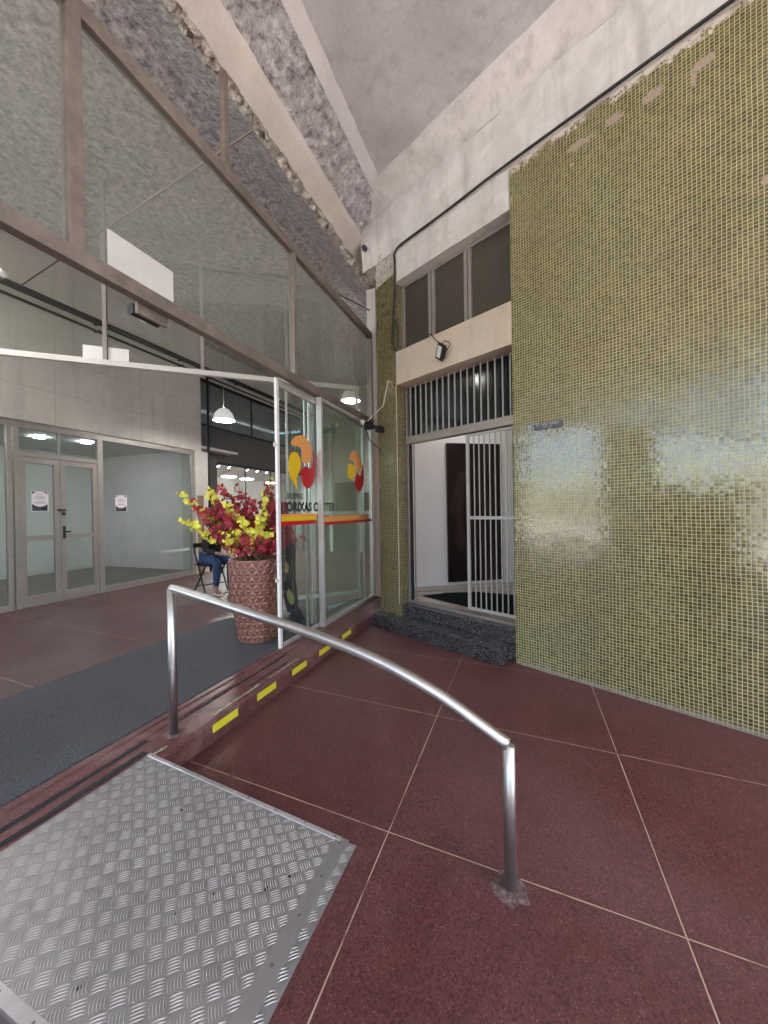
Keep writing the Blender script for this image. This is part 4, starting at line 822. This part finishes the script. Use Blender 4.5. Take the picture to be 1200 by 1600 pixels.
for j in range(ROWS):
    for i in range(CC):
        if j % 2 == 0: tri(pp(i, j), pp(i+1, j), pp(i, j+1)); tri(pp(i+1, j), pp(i+1, j+1), pp(i, j+1))
        else: tri(pp(i, j), pp(i+1, j), pp(i+1, j+1)); tri(pp(i, j), pp(i+1, j+1), pp(i, j+1))
m.add(vs, fs); m.build('faceted_wall', M_COPPER, pot)
m = pot.mb(); m.lathe((PX, PY, PZ), [(.19, 0), (.198, .004), (.200, .014)], 44); m.build('base_ring', M_COPPER, pot, smooth=True)
m = pot.mb(); m.lathe((PX, PY, PZ), [(pr_(H-.015)-.002, H-.014), (pr_(H), H-.006), (pr_(H)-.004, H), (pr_(H)-.020, H), (pr_(H)-.024, H-.05)], 44, cap=False); m.build('rim', M_COPPER, pot, smooth=True)
m = pot.mb(); m.lathe((PX, PY, PZ+H-.05), [(.268, 0), (.05, .01)], 30); m.build('filling', M_SOIL, pot)

# ------------------------------------------------------------------ silk flower branches
rnd = random.Random(21)
def blossom(m, c, nrm, r, kind):
    nrm = nrm.normalized(); t1 = nrm.orthogonal().normalized(); t2 = nrm.cross(t1); a0 = rnd.random()*6.28
    vs, fs = [tuple(c)], []
    for k in range(5):
        an = a0+k*2*math.pi/5; cup = .35+.35*rnd.random()
        d = t1*math.cos(an)+t2*math.sin(an); e = -t1*math.sin(an)+t2*math.cos(an); q = len(vs); rr = r*(.85+.3*rnd.random())
        for s, w, h in ((.55, .42, cup*.35), (1.0, .30, cup*.75)):
            vs.append(tuple(c+d*rr*s+e*rr*w+nrm*rr*h)); vs.append(tuple(c+d*rr*s-e*rr*w+nrm*rr*h))
        vs.append(tuple(c+d*rr*.58+nrm*rr*(h*.35-.05)))
        fs += [(0, q, q+4), (0, q+4, q+1), (q, q+2, q+4), (q+1, q+4, q+3), (q+4, q+2, q+3)]
    m.add(vs, fs)
def branch(tip, kind, n, base=None, bloom0=.45):
    lab, gp_ = (('branch of red silk blossom standing in the copper planter', 'red blossom branches in the planter'), ('branch of yellow silk blossom standing in the copper planter', 'yellow blossom branches in the planter'))[kind]
    b = Vector(base) if base else Vector((PX+rnd.uniform(-.16, .16), PY+rnd.uniform(-.14, .14), PZ+H-.05))
    tip = Vector(tip); mid = b*.5+tip*.5+Vector((0, 0, .10*(tip-b).length)); 
    th = Thing('blossom_branch', lab, 'flowers', 'X', tuple(b), gp_)
    pts = [b*(1-s)**2+mid*2*s*(1-s)+tip*s*s for s in [i/10 for i in range(11)]]
    m = th.mb(); m.tube([tuple(p) for p in pts], [.0045]*6+[.003]*5, 5); m.build('stem', M_STEM if kind == 0 else M_STEMG, th)
    m = th.mb()
    for k in range(n):
        s = bloom0+(1-bloom0)*(k+rnd.random())/n; p = b*(1-s)**2+mid*2*s*(1-s)+tip*s*s
        off = Vector((rnd.gauss(0, 1), rnd.gauss(0, 1), rnd.gauss(0, 1))).normalized(); q = p+off*rnd.uniform(.012, .065)*(1.2-.5*s)
        blossom(m, q, off+Vector((0, -.5, .25)), rnd.uniform(.024, .036)*(1.05 if s < .9 else .75), kind)
    m.build('blossoms', M_PETR if kind == 0 else M_PETY, th)
def at(px, py, Y):  # point above the planter given the picture's viewing ray at depth Y
    xr, yr = (px-600)/600, (py-800)/600; c, s = math.cos(ROL), math.sin(ROL); xc = c*xr+s*yr; yc = -s*xr+c*yr
    return (xc*Y, Y, 1.5-yc*Y)
ROL, PIT = R(-.8957), R(-.248)
for px, py, dy, kd, n in ((278, 772, .0, 1, 15), (288, 815, -.1, 1, 17), (325, 765, .1, 1, 16), (352, 790, -.15, 1, 20), (420, 752, .0, 1, 9), (412, 800, -.2, 1, 15), (374, 812, -.25, 1, 16), (396, 838, -.3, 1, 18), (425, 835, -.15, 1, 10), (338, 832, -.1, 1, 13), (365, 832, -.28, 1, 14), (405, 815, .1, 1, 8),
                          (343, 757, .1, 0, 14), (373, 760, .15, 0, 9), (421, 757, .02, 0, 14), (300, 785, .0, 0, 16), (318, 833, -.05, 0, 14), (335, 785, -.05, 0, 22), (345, 800, -.2, 0, 24), (385, 776, .05, 0, 18), (398, 783, -.1, 0, 20), (412, 780, .15, 0, 16), (362, 782, .2, 0, 16), (430, 800, .1, 0, 18), (350, 822, -.25, 0, 20), (378, 840, -.3, 0, 22), (405, 845, -.3, 0, 20), (425, 850, -.2, 0, 16), (345, 850, -.2, 0, 14), (440, 818, -.1, 0, 16), (462, 838, .0, 0, 18), (475, 842, .1, 0, 10), (360, 855, -.25, 0, 12), (330, 812, .15, 0, 16), (390, 800, .25, 0, 18), (325, 795, .2, 0, 14), (418, 825, .2, 0, 16), (322, 818, -.1, 0, 15), (335, 838, -.15, 0, 14), (352, 842, -.3, 1, 10), (330, 800, .0, 0, 16), (448, 800, .05, 0, 14)):
    branch(at(px, py, PY+dy), kd, int(n*2.2), bloom0=.42 if py < 800 else .42)

# ------------------------------------------------------------------ furled flag
fg = Thing('furled_flag', 'furled red and navy flag on a pole behind the sliding glass door', 'flag', 'X', (-1.20, 4.62, .14))
def drape(m, z0, z1, r0, r1, tw, lx=0.0, folds=7, seed=0):
    vs, K, J = [], 42, 16
    for j in range(J+1):
        s = j/J; z = z0+(z1-z0)*s; r = r0+(r1-r0)*s
        for k in range(K):
            an = 2*math.pi*k/K; q = r*(1+.28*math.sin(folds*an+tw*s*3+seed)+.12*math.sin(3*an+5*s+seed)); vs.append((fx(z)+q*math.cos(an)+lx*s, 4.62+q*.7*math.sin(an), z))
    m.add(vs, [(j*K+k, j*K+(k+1) % K, (j+1)*K+(k+1) % K, (j+1)*K+k) for j in range(J) for k in range(K)])
def fx(z): return -1.10-.16*(z-.14)/1.5
m = fg.mb(); drape(m, 1.20, 1.62, .10, .075, .8, seed=1); m.build('red_cloth', M_FLAGR, fg, smooth=True)
m = fg.mb(); drape(m, .30, 1.20, .055, .10, 1.6, seed=2); m.build('navy_cloth', M_FLAGB, fg, smooth=True)
for (z0, z1, a) in ((.40, .62, -1.3), (.78, .98, -1.5)):
    m = fg.mb(); vs = []
    for j in range(9):
        s = j/8; z = z0+(z1-z0)*s
        for k in range(5):
            an = a+(k/4-.5)*(.9*math.sin(math.pi*min(1, s+.1)))-.25*s; vs.append((fx(z)+.094*math.cos(an), 4.62+.083*math.sin(an), z))
    m.add(vs, [(j*5+k, j*5+k+1, (j+1)*5+k+1, (j+1)*5+k) for j in range(8) for k in range(4)]); m.build('yellow_fold', M_FLAGY, fg, smooth=True)
m = fg.mb(); m.tube([(fx(.15), 4.62, .15), (fx(1.9), 4.62, 1.9)], .012, 8); m.build('pole', M_ALUW, fg)
m = fg.mb(); m.lathe((fx(.14)+.02, 4.62, .142), [(.17, 0), (.15, .03), (.09, .10), (.055, .19)], 18); m.build('base_drape', M_FLAGB, fg)

# ------------------------------------------------------------------ chair + person
FA = math.atan2(-.62, .78)
def loc(o, x, y): o.location = (x, y, .14); o.rotation_euler = (0, 0, FA)
ch = Thing('folding_chair', 'black wooden folding chair behind the planter with a person sitting on it', 'chair'); loc(ch.o, -3.05, 6.72)
for sy in (-.2, .2):
    m = MB('X'); m.tube([(-.20, sy, .83), (-.14, sy, .66), (.20, sy, .0)], .016, 6); m.build('leg', M_CHAIR, ch)
    m = MB('X'); m.tube([(.16, sy*.86, .455), (-.24, sy*.86, .0)], .015, 6); m.build('leg', M_CHAIR, ch)
m = MB('X'); m.box(-.20, .19, -.19, .19, .455, .478); m.build('seat', M_CHAIR, ch, bevel=.004)
m = MB('X'); m.box(-.215, -.195, -.21, .21, .755, .835); m.build('backrest', M_CHAIR, ch, bevel=.004)
m = MB('X'); m.tube([(.13, -.2, .14), (.13, .2, .14)], .01, 6); m.tube([(-.16, -.17, .09), (-.16, .17, .09)], .01, 6); m.build('stretcher', M_CHAIR, ch)

def skin_mesh(name, joints, edges, mt, parent, sub=2, root=0):
    me = bpy.data.meshes.new(name); me.from_pydata([j[0] for j in joints], edges, []); me.materials.append(mt)
    o = bpy.data.objects.new(name, me); COL.objects.link(o)
    md = o.modifiers.new('skin', 'SKIN'); md.use_smooth_shade = True
    if not me.skin_vertices:
        bpy.context.view_layer.objects.active = o
    lay = me.skin_vertices[0].data if me.skin_vertices else None
    if lay:
        for i, (c, r) in enumerate(joints):
            lay[i].radius = r if isinstance(r, tuple) else (r, r); lay[i].use_root = (i == root)
    sb = o.modifiers.new('sub', 'SUBSURF'); sb.levels = sub; sb.render_levels = sub
    bpy.context.view_layer.update()
    dg = bpy.context.evaluated_depsgraph_get(); nm = bpy.data.meshes.new_from_object(o.evaluated_get(dg)); bpy.data.objects.remove(o)
    for p in nm.polygons: p.use_smooth = True
    if not nm.materials: nm.materials.append(mt)
    ob = bpy.data.objects.new(name, nm); COL.objects.link(ob)
    if parent: ob.parent = parent.o if isinstance(parent, Thing) else parent
    return ob
pe = Thing('person', 'person in dark top and blue jeans seated behind the flowers', 'person'); loc(pe.o, -3.02, 6.72)
bj = [((-.02, 0, .57), (.13, .10)), ((.03, 0, .72), (.125, .095)), ((.09, 0, .88), (.135, .10)), ((.14, 0, 1.0), (.12, .085)), ((.18, 0, 1.07), .05), ((.205, 0, 1.12), .047), ((.225, 0, 1.18), .075), ((.235, 0, 1.255), (.082, .092)), ((.235, 0, 1.315), (.07, .08)),
      ((.0, .095, .56), .085), ((.42, .11, .53), .060), ((.40, .11, .30), .052), ((.37, .11, .085), .036), ((.41, .11, .045), .034), ((.50, .115, .035), .030),
      ((.0, -.095, .56), .085), ((.42, -.13, .53), .060), ((.39, -.13, .30), .052), ((.36, -.13, .085), .036), ((.40, -.13, .045), .034), ((.49, -.135, .035), .030),
      ((.13, .17, .98), .052), ((.20, .22, .74), .042), ((.38, .10, .68), .030), ((.44, .05, .67), (.03, .018)),
      ((.13, -.17, .98), .052), ((.20, -.22, .74), .042), ((.38, -.10, .68), .030), ((.44, -.05, .67), (.03, .018))]
be = [(0, 1), (1, 2), (2, 3), (3, 4), (4, 5), (5, 6), (6, 7), (7, 8), (0, 9), (9, 10), (10, 11), (11, 12), (12, 13), (13, 14), (0, 15), (15, 16), (16, 17), (17, 18), (18, 19), (19, 20), (3, 21), (21, 22), (22, 23), (23, 24), (3, 25), (25, 26), (26, 27), (27, 28)]
for hx in (24, 28):  # five fingers on each palm
    sgn = 1 if hx == 24 else -1; b0 = Vector(bj[hx][0])
    for f, (dx, dy, dz, L) in enumerate(((.03, .016, .006, .055), (.036, .006, .008, .064), (.036, -.005, .006, .060), (.032, -.015, .002, .048), (.004, .024, .004, .04))):
        i = len(bj); p1 = b0+Vector((dx, dy*sgn, dz)); p2 = p1+Vector((L*.6, (.02 if f == 4 else 0)*sgn, -.012)); p3 = p2+Vector((L*.35, 0, -.02))
        bj += [(tuple(p1), .010), (tuple(p2), .0085), (tuple(p3), .007)]; be += [(hx, i), (i, i+1), (i+1, i+2)]
body = skin_mesh('body', bj, be, M_SKIN, pe)
m = MB('X'); 
for q in ((.318, .032, 1.265), (.318, -.032, 1.265)): m.lathe((q[0], q[1], q[2]-.008), [(.002, 0), (.010, .008), (.002, .016)], 8)
m.build('eyes', M_HAIR, pe)
m = MB('X'); m.prism([(-.012, 1.215), (.012, 1.215), (.006, 1.255), (-.006, 1.255)], .30, .335) if False else m.add([(.305, -.014, 1.218), (.305, .014, 1.218), (.340, 0, 1.222), (.312, 0, 1.262)], [(0, 1, 2), (0, 2, 3), (1, 3, 2), (0, 3, 1)]); m.build('nose', M_SKIN, pe, smooth=True)
m = MB('X'); m.add([(.313, -.024, 1.192), (.322, 0, 1.198), (.313, .024, 1.192), (.319, 0, 1.184)], [(0, 1, 3), (1, 2, 3)]); m.build('mouth', plain('lips', (.30, .10, .09), .5), pe)
skin_mesh('hair', [((.20, 0, 1.33), (.095, .088)), ((.165, 0, 1.27), (.09, .095)), ((.15, 0, 1.16), (.055, .08)), ((.14, 0, 1.05), (.035, .06))], [(0, 1), (1, 2), (2, 3)], M_HAIR, pe, root=1)
skin_mesh('jacket', [((-.03, 0, .60), (.155, .125)), ((.03, 0, .74), (.15, .115)), ((.09, 0, .88), (.155, .118)), ((.14, 0, 1.01), (.13, .095)), ((.175, 0, 1.055), .07), ((.13, .175, .985), .068), ((.20, .225, .74), .056), ((.36, .11, .685), .042), ((.13, -.175, .985), .068), ((.20, -.225, .74), .056), ((.36, -.11, .685), .042)], [(0, 1), (1, 2), (2, 3), (3, 4), (3, 5), (5, 6), (6, 7), (3, 8), (8, 9), (9, 10)], M_JACKET, pe)
skin_mesh('jeans', [((-.04, 0, .565), (.15, .115)), ((.0, .10, .57), .103), ((.42, .11, .535), .074), ((.40, .11, .30), .064), ((.372, .11, .12), .046), ((.0, -.10, .57), .103), ((.42, -.13, .535), .074), ((.39, -.13, .30), .064), ((.362, -.13, .12), .046)], [(0, 1), (1, 2), (2, 3), (3, 4), (0, 5), (5, 6), (6, 7), (7, 8)], M_JEANS, pe)
for sy in (.112, -.132):
    s_ = skin_mesh('shoe', [((.36, sy, .055), .042), ((.43, sy, .046), .040), ((.51, sy, .036), .034)], [(0, 1), (1, 2)], M_LEATHER, pe)
    m = MB('X'); m.slab([(.315, sy-.034), (.315, sy+.034), (.45, sy+.045), (.545, sy+.03), (.56, sy), (.545, sy-.03), (.45, sy-.045)], .002, .022); m.build('sole', M_SOLE, s_)

# ------------------------------------------------------------------ street buildings seen only as reflections
def bld(lab, x0, x1, y0, y1, h, mt, face, cols, rows):
    b = Thing('street_building', lab, 'building', 'X', ((x0+x1)/2, (y0+y1)/2, 0))
    m = b.mb(); m.box(x0, x1, y0, y1, -.01, h); m.build('walls', mt, b)
    for j in range(rows):
        for i in range(cols):
            m = b.mb(); z = 1.0+j*3.0
            if face == 'N': s = x0+(x1-x0)*(i+.5)/cols; m.box(s-.7, s+.7, y1-.05, y1+.03, z, z+1.5)
            else: s = y0+(y1-y0)*(i+.5)/cols; m.box(x1-.05, x1+.03, s-.7, s+.7, z, z+1.5)
            m.build('window', M_WIN, b)
bld('cream rendered building across the street', -14, 4, -30, -22, 10, M_BLD1, 'N', 6, 3)
bld('taller pale building across the street', 5, 24, -32, -23, 15, M_BLD2, 'N', 6, 4)
bld('low pale building at the open west end of the hall', -46, -38, -14, 30, 3.4, M_BLD1, 'E', 8, 1)

# ------------------------------------------------------------------ light, sky, camera
SUN_AZ, SUN_EL = R(150), R(58)
sdir = Vector((math.sin(SUN_AZ)*math.cos(SUN_EL), math.cos(SUN_AZ)*math.cos(SUN_EL), math.sin(SUN_EL)))
sl = bpy.data.lights.new('sun', 'SUN'); sl.energy = 4.0; sl.angle = R(.5); sl.color = (1, .95, .88)
so_ = bpy.data.objects.new('sun', sl); COL.objects.link(so_); so_.location = sdir*40; so_.rotation_euler = (-sdir).to_track_quat('-Z', 'Y').to_euler()
w = bpy.data.worlds.new('World'); S.world = w; w.use_nodes = True; nt = w.node_tree
sky = nt.nodes.new('ShaderNodeTexSky'); sky.sky_type = 'NISHITA'; sky.sun_disc = False; sky.sun_elevation = SUN_EL; sky.sun_rotation = SUN_AZ; sky.dust_density = 1.8; sky.air_density = .95
nt.links.new(sky.outputs[0], nt.nodes['Background'].inputs[0]); nt.nodes['Background'].inputs[1].default_value = .15
cd = bpy.data.cameras.new('camera'); cd.sensor_fit = 'HORIZONTAL'; cd.sensor_width = 36; cd.lens = 18; cd.clip_start = .05; cd.clip_end = 300
co = bpy.data.objects.new('camera', cd); COL.objects.link(co)
c, s = math.cos(ROL), math.sin(ROL); sp_, cp = math.sin(PIT), math.cos(PIT)
rt = Vector((c, -s*sp_, s*cp)); dn = Vector((s, c*sp_, -c*cp)); fw = Vector((0, cp, sp_))
co.matrix_world = Matrix(((rt.x, -dn.x, -fw.x, 0), (rt.y, -dn.y, -fw.y, 0), (rt.z, -dn.z, -fw.z, 1.5), (0, 0, 0, 1)))
S.camera = co
S.view_settings.view_transform = 'Standard'; S.view_settings.look = 'None'; S.view_settings.gamma = 1; S.view_settings.exposure = 3.1
cy = S.cycles; cy.max_bounces = 10; cy.diffuse_bounces = 6; cy.glossy_bounces = 5; cy.transparent_max_bounces = 14; cy.transmission_bounces = 4
cy.use_denoising = True; cy.caustics_reflective = False; cy.caustics_refractive = False; cy.sample_clamp_indirect = 6
